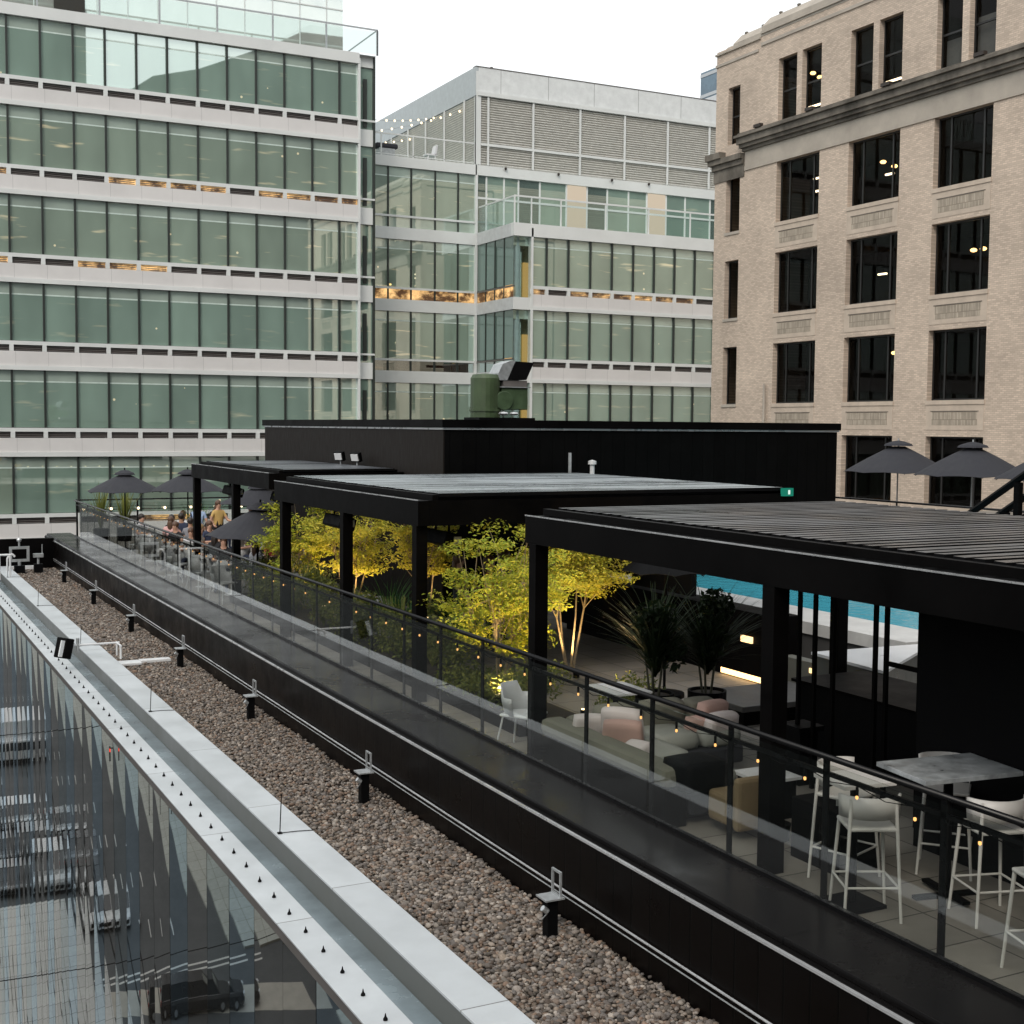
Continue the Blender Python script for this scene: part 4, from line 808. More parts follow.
# ------------------------------------------------------------------ glass office buildings
def panemat(name,c,streak,warm=(1,.75,.42),ior=1.6,refl0=.40):
    m,ns,ln=newmat(name); out=N(ns,'ShaderNodeOutputMaterial'); p=N(ns,'ShaderNodeBsdfPrincipled',inp={'Roughness':.6,'Specular IOR Level':0.})
    g=N(ns,'ShaderNodeBsdfGlossy',inp={'Color':(.9,1,.96,1),'Roughness':.012}); fr=N(ns,'ShaderNodeFresnel',inp={'IOR':ior}); mx=N(ns,'ShaderNodeMixShader')
    tc=N(ns,'ShaderNodeTexCoord'); oi=N(ns,'ShaderNodeObjectInfo'); mp=N(ns,'ShaderNodeMapping',inp={'Scale':(.7,.7,.35)}); ln.new(tc.outputs['Object'],mp.inputs[0])
    nz=N(ns,'ShaderNodeTexNoise',inp={'Scale':.8,'Detail':2.}); ln.new(mp.outputs[0],nz.inputs['Vector'])
    a=N(ns,'ShaderNodeMath',operation='MULTIPLY_ADD',inp={1:.22,2:.87}); ln.new(oi.outputs['Random'],a.inputs[0])
    b=N(ns,'ShaderNodeMapRange',inp={'From Min':.3,'From Max':.7,'To Min':.86,'To Max':1.12}); ln.new(nz.outputs[0],b.inputs[0])
    c_=N(ns,'ShaderNodeMath',operation='MULTIPLY'); ln.new(a.outputs[0],c_.inputs[0]); ln.new(b.outputs[0],c_.inputs[1])
    sc=N(ns,'ShaderNodeVectorMath',operation='SCALE'); sc.inputs[0].default_value=c; ln.new(c_.outputs[0],sc.inputs['Scale']); ln.new(sc.outputs[0],p.inputs['Base Color'])
    if streak:  # interior lights put into the opaque pane as glowing streaks and dots
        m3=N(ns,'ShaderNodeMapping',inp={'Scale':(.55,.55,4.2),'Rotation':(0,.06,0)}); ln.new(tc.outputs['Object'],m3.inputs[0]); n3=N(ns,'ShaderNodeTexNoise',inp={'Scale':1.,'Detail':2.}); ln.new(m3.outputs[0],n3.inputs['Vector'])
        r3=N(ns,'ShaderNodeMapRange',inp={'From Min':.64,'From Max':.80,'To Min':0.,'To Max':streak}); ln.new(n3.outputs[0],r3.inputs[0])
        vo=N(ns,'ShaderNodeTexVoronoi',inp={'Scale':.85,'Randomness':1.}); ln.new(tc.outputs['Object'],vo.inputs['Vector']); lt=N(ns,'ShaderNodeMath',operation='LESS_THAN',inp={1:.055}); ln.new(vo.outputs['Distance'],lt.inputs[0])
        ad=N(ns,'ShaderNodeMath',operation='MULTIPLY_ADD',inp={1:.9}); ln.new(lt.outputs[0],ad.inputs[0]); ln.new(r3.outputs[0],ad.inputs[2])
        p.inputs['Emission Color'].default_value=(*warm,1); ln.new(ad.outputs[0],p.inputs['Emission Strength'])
    fb=N(ns,'ShaderNodeMath',operation='ADD',use_clamp=True,inp={1:refl0}); ln.new(fr.outputs[0],fb.inputs[0]); ln.new(fb.outputs[0],mx.inputs[0]); ln.new(p.outputs[0],mx.inputs[1]); ln.new(g.outputs[0],mx.inputs[2]); ln.new(mx.outputs[0],out.inputs[0]); return m
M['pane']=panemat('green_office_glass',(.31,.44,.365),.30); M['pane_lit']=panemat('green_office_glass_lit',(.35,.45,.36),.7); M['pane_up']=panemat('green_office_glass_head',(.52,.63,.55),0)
M['pane_side']=panemat('shaded_side_glass',(.09,.13,.115),0,refl0=.04)  # side panes: dim reflection put into a darker, duller copy of the glass
M['pane_dark']=panemat('dark_green_office_glass',(.11,.16,.14),0); M['shade']=mat('blind_bar',(.55,.65,.60),.5)
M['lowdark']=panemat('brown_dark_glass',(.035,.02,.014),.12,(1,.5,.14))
M['span']=grid_mat('pinkish_white_spandrel',(.64,.625,.615),(.3,.3,.3),1.524,9.,.006,.5,.02,'XZ',var2=.05,nscale=.6); M['band']=mat('white_metal_band',(.66,.68,.67),.4,var=.05,scale=.5)
M['mull']=mat('dark_mullion',(.02,.026,.022),.5); M['ventdark']=mat('vent_dark',(.03,.022,.018),.6)
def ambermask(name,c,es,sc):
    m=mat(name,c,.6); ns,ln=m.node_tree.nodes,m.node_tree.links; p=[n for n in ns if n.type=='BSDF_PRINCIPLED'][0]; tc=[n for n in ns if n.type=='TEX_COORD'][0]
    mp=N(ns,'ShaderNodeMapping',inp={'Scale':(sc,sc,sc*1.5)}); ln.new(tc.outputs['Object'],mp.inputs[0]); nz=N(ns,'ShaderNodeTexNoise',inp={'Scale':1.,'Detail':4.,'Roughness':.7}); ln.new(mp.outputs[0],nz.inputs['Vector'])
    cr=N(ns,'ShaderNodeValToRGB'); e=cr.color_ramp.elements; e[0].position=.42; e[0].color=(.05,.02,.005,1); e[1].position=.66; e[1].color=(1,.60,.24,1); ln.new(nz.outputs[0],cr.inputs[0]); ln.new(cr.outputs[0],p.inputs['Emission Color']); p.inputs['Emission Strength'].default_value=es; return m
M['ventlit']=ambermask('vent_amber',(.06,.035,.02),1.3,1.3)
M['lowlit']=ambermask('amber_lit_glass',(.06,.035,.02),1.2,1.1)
M['sidew']=mat('white_side_panel',(.55,.57,.58),.5)
TOPS=[3.8+68*(.2855-.0621*k) for k in range(13)]
def window(parent,x0,x1,zt,y,style,lit,side=False):
    """pane + bar as window mesh, vent as sub-part. style vent|low"""
    mb=MB(); hb=2.77; g=.045
    def Q(a,b,z0,z1,dy,mi):
        if side: mb.quad((y-dy,b,z0),(y-dy,a,z0),(y-dy,a,z1),(y-dy,b,z1),mi)
        else: mb.quad((a,y-dy,z0),(b,y-dy,z0),(b,y-dy,z1),(a,y-dy,z1),mi)
    Q(x0+g,x1-g,zt-hb,zt-.56,-.0,0); Q(x0+g,x1-g,zt-.558,zt-.49,.004,1); Q(x0+g,x1-g,zt-.488,zt,-.0,2)
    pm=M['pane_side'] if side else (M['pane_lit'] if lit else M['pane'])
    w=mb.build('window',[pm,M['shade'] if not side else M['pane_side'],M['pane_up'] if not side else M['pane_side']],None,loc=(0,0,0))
    w.parent=parent; w.matrix_parent_inverse=parent.matrix_world.inverted()
    v=MB()
    def Bx(a,b,d0,d1,z0,z1,mi):
        if side: v.box(y-d1,y-d0,a,b,z0,z1,mi)
        else: v.box(a,b,y-d1,y-d0,z0,z1,mi)
    if style=='vent':
        Bx(x0,x1,-.1,.02,zt-3.25,zt-3.0,0)
        for k in range(3): Bx(x0+.14,x1-.14,.022,.05,zt-3.24+k*.09,zt-3.205+k*.09,1)
        Bx(x0-.1,x0+.1,.021,.16,zt-3.28,zt-2.96,2)
        vo=v.build('vent',[M['ventlit'] if lit and random.random()<.55 else M['ventdark'],M['fascia'],M['band']],None)
    else:
        v=MB()
        if side: v.quad((y,x1-g,zt-3.5),(y,x0+g,zt-3.5),(y,x0+g,zt-2.9),(y,x1-g,zt-2.9))
        else: v.quad((x0+g,y,zt-3.5),(x1-g,y,zt-3.5),(x1-g,y,zt-2.9),(x0+g,y,zt-2.9))
        vo=v.build('lower_pane',[lit or M['lowdark']],None)
    vo.parent=w
    return w
random.seed(13)
offL=thing('office_building','white banded glass office block on the left with seven green glazed storeys','building',(16,68,S0)); bpy.context.view_layer.update()
def OB(par,mb,n,m,**k):
    o=mb.build(n,m,None,**k); o.parent=par; o.matrix_parent_inverse=par.matrix_world.inverted(); return o
YL=68.
xsL=[5.92]+[7.44+1.524*k for k in range(12)]+[25.3]
for k in range(6):
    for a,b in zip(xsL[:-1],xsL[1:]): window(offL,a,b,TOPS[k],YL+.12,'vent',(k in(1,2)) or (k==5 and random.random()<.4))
for k in range(9):
    T=TOPS[k]
    if k<6: OB(offL,MB().box(5.9,25.3,YL-.02,YL+.1,T-2.975,T-2.79),'sill_bar',M['band'])
    OB(offL,MB().box(5.9,25.3,YL-.04,YL+.3,T-3.98,T-3.285),'spandrel',M['span']); OB(offL,MB().box(5.9,25.3,YL-.10,YL+.3,T-4.20,T-3.983),'band',M['band'])
    OB(offL,MB().box(25.32,26.35,YL+.5,YL+.9,T-4.2,T-3.3),'spandrel',M['band'])
    if k<6:
        o=OB(offL,MB().quad((25.36,YL+.62,T-3.3),(26.3,YL+.62,T-3.3),(26.3,YL+.62,T),(25.36,YL+.62,T)),'window',M['pane']); 
        OB(offL,MB().box(25.36,25.5,YL+.5,YL+.6,T-2.9,T-.3).box(25.75,25.95,YL+.5,YL+.6,T-3.2,T-.6),'bay_post',[M['mull']])
        OB(offL,MB().box(25.3,26.38,YL+.4,YL+.5,T-2.9,T-2.8),'rail',M['band'])
OB(offL,MB().box(5.9,25.3,YL-.10,YL+.3,TOPS[0]+.02,TOPS[0]+.58),'band',M['band'])
OB(offL,MB().box(25.32,26.35,YL+.5,YL+.9,TOPS[0]+.02,TOPS[0]+.62),'band',M['band'])
mb=MB()
for x in xsL[1:]: mb.box(x-.05,x+.05,YL+.0,YL+.14,-14,TOPS[0])
OB(offL,mb,'mullions',M['mull']); OB(offL,MB().box(25.24,25.36,YL-.08,YL+.5,-20,TOPS[0]+.3),'corner_post',M['band']); OB(offL,MB().box(26.3,26.42,YL+.45,YL+.9,-20,TOPS[0]+.62),'corner_post',M['mull'])
OB(offL,MB().box(5.9,25.3,YL+.31,86,S0,TOPS[0]+.01).box(25.3,26.3,YL+.91,86,S0,TOPS[0]+.01),'core',M['pane_dark'])
OB(offL,MB().box(5.9,26.35,YL+.2,86,TOPS[0]+.585,TOPS[0]+.6),'roof',M['sidew'])
# roof railing & setback storey
zr=TOPS[0]+.6
OB(offL,MB().box(5.9,26.4,YL+.0,YL+.05,zr+1.3,zr+1.38),'roof_rail',M['steel'])
mb=MB()
for i in range(8): OB(offL,MB().box(5.9+i*2.92,5.98+i*2.92,YL+.0,YL+.06,zr,zr+1.3),'rail_post',M['steel'])
OB(offL,MB().box(26.3,26.38,YL,YL+.06,zr,zr+1.3),'rail_post',M['steel']); OB(offL,MB().box(26.32,26.36,YL,YL+6,zr+1.3,zr+1.36),'side_rail',M['steel']); 
OB(offL,MB().box(5.9,26.3,YL+.07,YL+.08,zr+.05,zr+1.28),'roof_rail_glass',M['screenglass'])
crm=panemat('cream_reflective_glass',(.70,.68,.62),0,ior=1.9,refl0=.45)
OB(offL,MB().box(5.9,25.1,YL+2,84,zr,zr+9),'setback_storey',crm)
mb=MB()
for i in range(13): mb.box(5.9+i*1.52,5.95+i*1.52,YL+1.96,YL+1.995,zr,zr+9)
for z in (2.7,3.5,6.7): mb.box(5.9,25.1,YL+1.95,YL+1.99,zr+z,zr+z+.06)
OB(offL,mb,'setback_mullions',M['band'])
OB(offL,MB().box(9.9,11.4,YL+1.93,YL+1.949,zr+.6,zr+3),'dark_opening',M['ventdark'])
OB(offL,MB().box(5.9,25.2,YL+1.7,YL+2,zr+3.6,zr+4.1),'canopy_band',M['band'])
for x in (20.1,23.3): OB(offL,MB().ball((x,YL+1.5,zr+3.4),.2,(1,1,.6),8),'security_camera',M['ventdark'])

offM=thing('office_building','white and green glass office block with a louvred rooftop plant screen in the middle','building',(40,70,S0)); bpy.context.view_layer.update()
YR=73.
xsR=[26.35,27.45,28.97,30.44,31.99,33.5,34.68]
for k in range(1,5):
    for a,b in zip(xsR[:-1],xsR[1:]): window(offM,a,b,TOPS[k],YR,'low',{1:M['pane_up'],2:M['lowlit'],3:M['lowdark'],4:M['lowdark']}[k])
for k in range(1,9):
    T=TOPS[k]; OB(offM,MB().box(26.35,34.7,YR-.1,YR+.2,T-4.2,T-3.5),'spandrel',M['band']); OB(offM,MB().box(26.35,34.7,YR-.08,YR+.1,T-2.9,T-2.78),'transom',M['band'])
mb=MB()
for x in xsR[1:-1]: mb.box(x-.05,x+.05,YR-.06,YR+.05,-14,TOPS[1])
OB(offM,mb,'mullions',M['mull']); OB(offM,MB().box(34.62,34.78,YR-.12,YR+.1,-16,25.2),'corner_trim',M['band'])
OB(offM,MB().box(26.35,34.7,YR-.12,YR+.25,TOPS[1]+.02,TOPS[1]+.62),'roof_band',M['band']); OB(offM,MB().box(26.35,34.7,YR+.25,95,S0,TOPS[1]+.55),'core',M['pane_dark'])
# side wall of projecting block
XS=34.8
for k in range(2,5):
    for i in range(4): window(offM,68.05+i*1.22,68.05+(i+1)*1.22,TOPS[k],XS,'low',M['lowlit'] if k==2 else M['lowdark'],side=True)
for k in range(2,9):
    T=TOPS[k]; OB(offM,MB().box(XS-.06,XS+.2,68.0,YR-.13,T-4.2,T-3.5),'spandrel',M['sidew']); OB(offM,MB().box(XS-.05,XS+.05,68.02,YR-.13,T-2.9,T-2.8),'transom',M['fascia'])
mb=MB()
for i in range(1,4): mb.box(XS-.04,XS+.04,68.05+i*1.22-.04,68.05+i*1.22+.04,-10,TOPS[2])
OB(offM,mb,'side_mullions',M['mull'])
# front of projecting block
xsM=[35.95,36.95]+[38.42+1.5*k for k in range(10)]
for k in range(2,5):
    for a,b in zip(xsM[:-1],xsM[1:]): window(offM,a,b,TOPS[k],68.12,'vent',k==2)
    T=TOPS[k]
    OB(offM,MB().box(34.86,35.9,69.4,69.45,T-3.5,T-1.3),'lit_interior',emis('warm_interior_%d'%k,(1,.55,.17),.9)); OB(offM,MB().box(34.86,35.9,68.3,69.4,T-.5,T),'corner_head',M['pane_up'])
    OB(offM,MB().tube((35.2,68.5,T-3.5),(35.2,68.5,T),.22,n=14),'column',mat('pale_blue_column',(.36,.45,.46),.5)); OB(offM,MB().box(34.82,35.95,68.0,68.02,T-3.5,T),'corner_pane',M['screenglass'])
for k in range(2,9):
    T=TOPS[k]
    OB(offM,MB().box(36.0,53.4,67.96,68.3,T-3.98,T-3.285),'spandrel',M['span']); OB(offM,MB().box(36.0,53.4,67.9,68.3,T-4.2,T-3.983),'band',M['band']); OB(offM,MB().box(34.75,35.99,67.97,68.25,T-4.2,T-3.5),'band',M['band'])
    OB(offM,MB().box(36,53.4,67.98,68.1,T-2.975,T-2.79),'sill_bar',M['band'])
mb=MB()
for x in xsM[1:]: mb.box(x-.05,x+.05,68.,68.14,-14,TOPS[2])
OB(offM,mb,'mullions',M['mull']); OB(offM,MB().box(35.88,36.0,67.9,68.3,-16,TOPS[2]+.5),'corner_trim',M['band'])
OB(offM,MB().box(36.0,53.4,68.31,YR+22,S0,TOPS[2]-.01).box(34.9,36,69.5,YR,S0,TOPS[2]-.01),'core',M['pane_dark'])
OB(offM,MB().box(34.72,53.4,67.9,68.3,TOPS[2]+.01,TOPS[2]+.75),'balcony_band',M['band']); OB(offM,MB().box(34.74,34.9,68.3,YR-.13,TOPS[2]+.01,TOPS[2]+.75),'balcony_band',M['sidew'])
zb=TOPS[2]+.75
mb=MB()
for i in range(7): mb.box(34.8+i*3.05,34.88+i*3.05,68.05,68.12,zb,zb+1.5)
mb.box(34.8,53.4,68.05,68.12,zb+1.5,zb+1.6).box(34.8,34.87,68.13,72.8,zb+1.5,zb+1.58).box(35.9,35.97,68.05,68.12,zb,zb+1.5)
OB(offM,mb,'balcony_rail',M['band']); OB(offM,MB().box(34.9,53.4,68.08,68.09,zb+.02,zb+1.48).box(34.83,34.84,68.15,72.8,zb+.02,zb+1.48),'balcony_glass',M['screenglass'])
xsU=[34.8,35.4,36.6,37.6,39.1,41,42.5,44,45.6,47,48.5,50,52,54,56]
for i,(a,b) in enumerate(zip(xsU[:-1],xsU[1:])):
    litw = i in (5,9)
    o=OB(offM,MB().quad((a+.05,YR,zb),(b-.05,YR,zb),(b-.05,YR,TOPS[1]),(a+.05,YR,TOPS[1])),'window',emis('cream_lit_window',(1,.84,.64),.6) if litw else (M['pane'] if i%3 else M['pane_dark']))
OB(offM,MB().box(34.8,56,YR-.05,YR+.05,17.6,17.72),'transom',M['band'])
mb=MB()
for x in xsU[1:]: OB(offM,MB().box(x-.05,x+.05,YR-.04,YR+.06,zb,TOPS[1]),'mullion',M['band'])
OB(offM,MB().box(34.9,56,YR+.1,95,zb-.7,TOPS[1]+.3),'upper_core',M['pane_dark'])
# plant screen
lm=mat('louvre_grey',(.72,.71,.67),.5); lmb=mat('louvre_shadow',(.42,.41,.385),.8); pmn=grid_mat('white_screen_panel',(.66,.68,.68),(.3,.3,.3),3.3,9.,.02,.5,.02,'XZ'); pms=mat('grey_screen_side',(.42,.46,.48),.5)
OB(offM,MB().box(34.78,56,YR-.15,YR+.2,TOPS[1]+.02,TOPS[1]+.62),'roof_band',M['band'])
zl0,zl1,zp=19.65,23.75,25.45
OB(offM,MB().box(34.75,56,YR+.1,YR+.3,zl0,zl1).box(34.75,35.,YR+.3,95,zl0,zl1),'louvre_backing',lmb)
mb=MB(); z=zl0+.06
while z<zl1-.05:
    mb.cbox(45.4,YR+.04,z,21.2,.17,.03,rx=-.6); mb.cbox(34.7,84.,z,.17,21.8,.03,ry=.6); z+=.145
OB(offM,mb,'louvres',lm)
mb=MB()
for x in (35.45,38.55,41.9,45.2,48.5,51.8): OB(offM,MB().box(x-.06,x+.06,YR-.14,YR-.052,zl0,zl1),'screen_post',M['band'])
for yv in (74.5,77.5,80.5,83.5,86.5): OB(offM,MB().box(34.55,34.62,yv-.06,yv+.06,zl0,zl1),'screen_post',M['band'])
OB(offM,MB().box(34.96,56,YR-.145,YR-.05,20.8,20.95),'screen_transom',M['band']); OB(offM,MB().box(34.62,34.95,YR-.13,YR-.0,zl0,zl1),'screen_post',M['band'])
OB(offM,MB().box(34.72,56,YR-.2,YR+.3,zl1+.002,zl1+.25),'screen_rail',M['band']); OB(offM,MB().box(34.78,56,YR-.1,YR+.3,zl1+.252,zp),'screen_panel',pmn); OB(offM,MB().box(34.6,34.775,YR-.1,95,zl1+.002,zp),'screen_side_panel',pms)
OB(offM,MB().box(35.6,35.75,YR-.1,YR,zp,zp+.12).box(34.6,56,YR-.12,YR+.3,zp+.002,zp+.06),'screen_cap',M['fascia'])
for x in (36.6,40.3,44.2,47.0): OB(offM,MB().ball((x,YR-.25,TOPS[1]+.55),.1,n=6),'roof_lamp',M['ventdark'])
# recess roof terrace
zt=TOPS[1]+.62
t=thing('roof_railing','white steel railing along the recessed roof terrace of the middle block','railing',(26.4,73,zt))
MB().box(0,8.2,0,.06,1.25,1.33).box(0,8.2,0,.05,.1,.14).build('rail',M['band'],t)
for i in range(5): MB().box(.1+i*2.02,.17+i*2.02,0,.06,0,1.25).build('post',M['band'],t)
t=thing('string_lights','strands of pale bulbs above the recessed roof terrace','string lights',(26.4,74,zt)); cb=MB()
for (a,b) in (((0,1,2.6),(8.1,5,4.0)),((0,0,1.2),(8.1,1,3.6)),((0,6,2.0),(8.1,9,3.4))):
    P=[]
    for i in range(13):
        u=i/12; q=Vector(a).lerp(Vector(b),u); q.z-=1.2*u*(1-u); P.append(tuple(q)); MB().ball(tuple(q),.07,n=6).build('bulb',M['bulbw'],t)
    cb.path(P,.015,4)
cb.build('cable',M['steel'],t)
t=thing('lounge_chair','white chair on the recessed roof terrace','chair',(32.,73.8,zt)); MB().cbox(0,0,.45,.7,.6,.08).build('seat',M['white'],t); MB().cbox(.3,0,.75,.1,.6,.6,ry=.2).build('backrest',M['white'],t); MB().tube((-.3,-.25,0),(-.2,-.25,.42),.04).tube((.3,-.25,0),(.2,-.25,.42),.04).tube((-.3,.25,0),(-.2,.25,.42),.04).tube((.3,.25,0),(.2,.25,.42),.04).build('legs',M['white'],t)
t=thing('covered_grill','dark covered barbecue on the recessed roof terrace','grill',(29.4,74.5,zt)); MB().box(-.7,.7,-.35,.35,.7,1.0).build('lid',M['umb'],t,bevel=.1); MB().box(-.5,.5,-.3,.3,0,.698).build('cart',M['steel'],t)
t=thing('planter_bin','black bin on the recessed roof terrace near the left block','bin',(27.2,74.,zt)); MB().box(-.4,.4,-.3,.3,0,.9).build('body',M['pot'],t); MB().box(-.43,.43,-.33,.33,.902,.97).build('lid',M['pot'],t)

# ------------------------------------------------------------------ brick building
M['brick']=grid_mat('buff_brick',(.54,.445,.365),(.44,.365,.295),.22,.075,.012,.85,.16,'YZ',offset=.5,var2=.14,bumpd=.2,nscale=.35,spec=.2)
M['brickv']=grid_mat('buff_brick_soldier',(.40,.35,.285),(.24,.2,.16),.075,.3,.014,.85,.2,'YZ',var2=.15,bumpd=.3,spec=.2)
M['stone']=mat('weathered_limestone',(.40,.36,.31),.85,var=.16,scale=.8,bump=.2,bscale=8,spec=.2)
M['stonep']=mat('pinkish_stone',(.50,.42,.345),.85,var=.12,scale=2,spec=.2)
M['cornice']=mat('soot_stained_cornice',(.15,.135,.115),.9,var=.5,scale=1.1,bump=.4,bscale=7,stretch=(1,1,.6),spec=.2)
M['winglass']=glass_mat('dark_window_glass',(.50,.48,.44),1.45,boost=.35)
M['room']=mat('dark_room',(.03,.026,.022),.9)
brick=thing('brick_building','old buff brick building with dark windows and a heavy stained stone cornice on the right','building',(39,42,S0)); bpy.context.view_layer.update()
XB_=39.
Yn,Yf=18.,54.35
big=[(46.5,49.5),(41.5,44.6),(36.6,39.6),(31.6,34.6),(26.7,29.7),(21.7,24.7)]; small=(52.3,53.4)
rows=[(13.37,16.15),(9.17,11.98),(4.97,7.77),(.75,3.53),(-3.5,-.7)]
holes=[]
for (z0,z1) in rows:
    for (a,b) in big: holes.append((a,b,z0,z1,'win'))
    if z0>0: holes.append((small[0],small[1],z0,z1,'small'))
tops=[]
for (a,b) in big: m_=(a+b)/2; tops+= [(a,m_-.18),(m_+.18,b)]
for (a,b) in tops: holes.append((a,b,17.9,20.85,'top'))
holes.append((52.4,53.35,17.6,20.35,'top'))
ys_=sorted(set([Yn,Yf]+[h[0] for h in holes]+[h[1] for h in holes])); zs_=sorted(set([-8.,22.3]+[h[2] for h in holes]+[h[3] for h in holes]))
mb=MB()
def inh(y,z): return any(h[0]<y<h[1] and h[2]<z<h[3] for h in holes)
for i in range(len(ys_)-1):
    for j in range(len(zs_)-1):
        a,b,c,d=ys_[i],ys_[i+1],zs_[j],zs_[j+1]
        if not inh((a+b)/2,(c+d)/2): mb.quad((XB_,b,c),(XB_,a,c),(XB_,a,d),(XB_,b,d))
for h in holes:
    a,b,c,d=h[:4]; r=.38
    mb.quad((XB_,a,c),(XB_+r,a,c),(XB_+r,a,d),(XB_,a,d)); mb.quad((XB_+r,b,c),(XB_,b,c),(XB_,b,d),(XB_+r,b,d)); mb.quad((XB_,a,d),(XB_+r,a,d),(XB_+r,b,d),(XB_,b,d)); mb.quad((XB_,b,c),(XB_+r,b,c),(XB_+r,a,c),(XB_,a,c))
OB(brick,mb,'wall',M['brick'])
mb=MB(); mb.quad((XB_,Yf,-8),(60,Yf,-8),(60,Yf,22.3),(XB_,Yf,22.3)); mb.quad((60,Yn,-8),(XB_,Yn,-8),(XB_,Yn,22.3),(60,Yn,22.3)); mb.quad((60,Yf,-8),(60,Yn,-8),(60,Yn,22.3),(60,Yf,22.3)); mb.quad((XB_,Yn,22.28),(60,Yn,22.28),(60,Yf,22.28),(XB_,Yf,22.28))
OB(brick,mb,'end_walls',M['brick']); OB(brick,MB().box(XB_+.02,60,Yn,Yf,S0,-8.0),'lower_wall',M['brick'])
framem=mat('black_window_frame',(.012,.012,.012),.5)
def wframe(a,b,c,d,kind):
    f=MB(); x=XB_+.26; w=.07
    f.box(x,x+.08,a,a+w,c,d).box(x,x+.08,b-w,b,c,d).box(x,x+.08,a+w,b-w,c,c+w).box(x,x+.08,a+w,b-w,d-w,d)
    if kind=='win': f.box(x+.002,x+.078,a+.62,a+.70,c+w,d-w).box(x+.002,x+.078,b-.70,b-.62,c+w,d-w)
    if kind=='top': f.box(x+.002,x+.078,a+w,b-w,(c+d)/2-.04,(c+d)/2+.04)
    o=OB(brick,f,'window',framem)
    g=MB(); g.quad((x+.04,b-w,c+w),(x+.04,a+w,c+w),(x+.04,a+w,d-w),(x+.04,b-w,d-w)); go=g.build('glass',M['winglass'],None); go.parent=o
for h in holes: wframe(*h)
# stone sills, spandrel panels between big windows
for (a,b) in big:
    for (z0,z1) in rows:
        OB(brick,MB().box(XB_-.05,XB_+.2,a-.03,b+.03,z0-.17,z0-.002),'sill',M['stonep'])
        OB(brick,MB().box(XB_-.015,XB_+.05,a+.0,b-.0,z0-1.18,z0-.175),'spandrel_panel',M['stonep']); OB(brick,MB().box(XB_-.022,XB_-.017,a+.32,b-.32,z0-.98,z0-.45),'soldier_panel',M['brickv'])
        if z0>2:
            OB(brick,MB().box(XB_-.035,XB_-.017,a+.25,b-.25,z0-.448,z0-.42),'panel_moulding',M['cornice'])
    for z in (16.15,):
        pass
for (z0,z1) in rows[:3]: OB(brick,MB().box(XB_-.05,XB_+.1,small[0]-.05,small[1]+.05,z0-.14,z0-.002),'sill',M['stone'])
# frieze + cornice
OB(brick,MB().box(XB_-.06,XB_+.05,Yn,51.9,16.152,16.35).box(XB_-.04,XB_+.05,Yn,51.9,16.352,17.05),'frieze',M['stone'])
OB(brick,MB().box(XB_-.15,XB_+.05,Yn,52.0,17.052,17.2).box(XB_-.30,XB_+.05,Yn,52.05,17.202,17.36).box(XB_-.42,XB_+.05,Yn,52.1,17.362,17.66).box(XB_-.55,XB_+.05,Yn,52.15,17.662,17.78).box(XB_-.36,XB_+.05,Yn,52.1,17.782,17.9),'cornice',M['cornice'])
OB(brick,MB().box(XB_-.05,XB_+.05,51.95,Yf+.04,15.9,16.5).box(XB_-.14,XB_+.05,51.95,Yf+.12,16.502,16.75).box(XB_-.28,XB_+.05,51.95,Yf+.26,16.752,17.0).box(XB_-.38,XB_+.05,53.5,Yf+.36,17.002,17.3),'corner_cornice',M['cornice'])
for yv in (50.5,46.8,42,37.,31.5,27): OB(brick,MB().cbox(XB_-.35,yv,17.98,.2,.5,.14),'cornice_block',M['ventdark'])
# parapet
OB(brick,MB().box(XB_-.06,XB_+.1,Yn,50.8,21.75,21.9).box(XB_-.09,XB_+.1,Yn,50.8,22.302,22.42).box(XB_-.05,XB_+.1,51.0,Yf+.05,21.55,21.68).box(XB_-.09,XB_+.1,50.85,Yf+.05,22.102,22.19),'string_course',M['stone'])
mb=MB()
for a,b,h in ((18,50.8,23.0),(50.802,53.0,22.75),(53.002,54.1,22.45)):
    pf=[(XB_-.02,22.2),(XB_-.02,h-.35),(XB_+.18,h-.15),(XB_+.45,h+.12),(XB_+.9,h+.12),(XB_+.9,22.2)]
    mb.poly([(x,a,z) for x,z in reversed(pf)]); mb.poly([(x,b,z) for x,z in pf])
    for i in range(len(pf)):
        p0,p1=pf[i],pf[(i+1)%len(pf)]; mb.quad((p0[0],a,p0[1]),(p0[0],b,p0[1]),(p1[0],b,p1[1]),(p1[0],a,p1[1]))
OB(brick,mb,'coping_slope',M['stone'])
mb=MB()
for k in range(24): mb.ball((XB_+.45,52.6-k*1.3,23.16 if k>1 else 22.9),.09,(1,1.4,.7),6)
OB(brick,mb,'coping_clips',M['cornice'])
OB(brick,MB().tube((XB_-.15,49.9,2),(XB_-.15,49.9,5.9),.06),'downpipe',M['stone'])
# rooms with lamps
for i,(z0,z1) in enumerate(rows+[(17.7,21.2)]):
    OB(brick,MB().box(XB_+6,XB_+6.1,Yn,Yf,z0-.9,z1+.6).box(XB_+.5,XB_+6,Yn,Yf,z0-1.,z0-.9).box(XB_+.5,XB_+6,Yn,Yf,z1+.5,z1+.6),'room',M['room'])
lampm=emis('office_tube',(1,.85,.6),6); lampa=emis('amber_pendant',(1,.62,.22),7); lampy=emis('yellow_room',(1,.68,.22),.38)
mb=MB(); 
for (yv,z,l) in ((47.3,14.9,1.0),(48.6,14.9,.6),(44.0,14.9,.5),(47.3,18.9,.9),(48.9,18.9,1.0),(43.7,18.9,.9),(48.2,15.5,1.1),(47.0,15.8,1.6),(44.3,10.6,.5),(47.6,19.8,1.2),(42.1,14.2,.7)): mb.box(XB_+2.,XB_+2.1,yv,yv+l,z,z+.07)
OB(brick,mb,'ceiling_tubes',lampm)
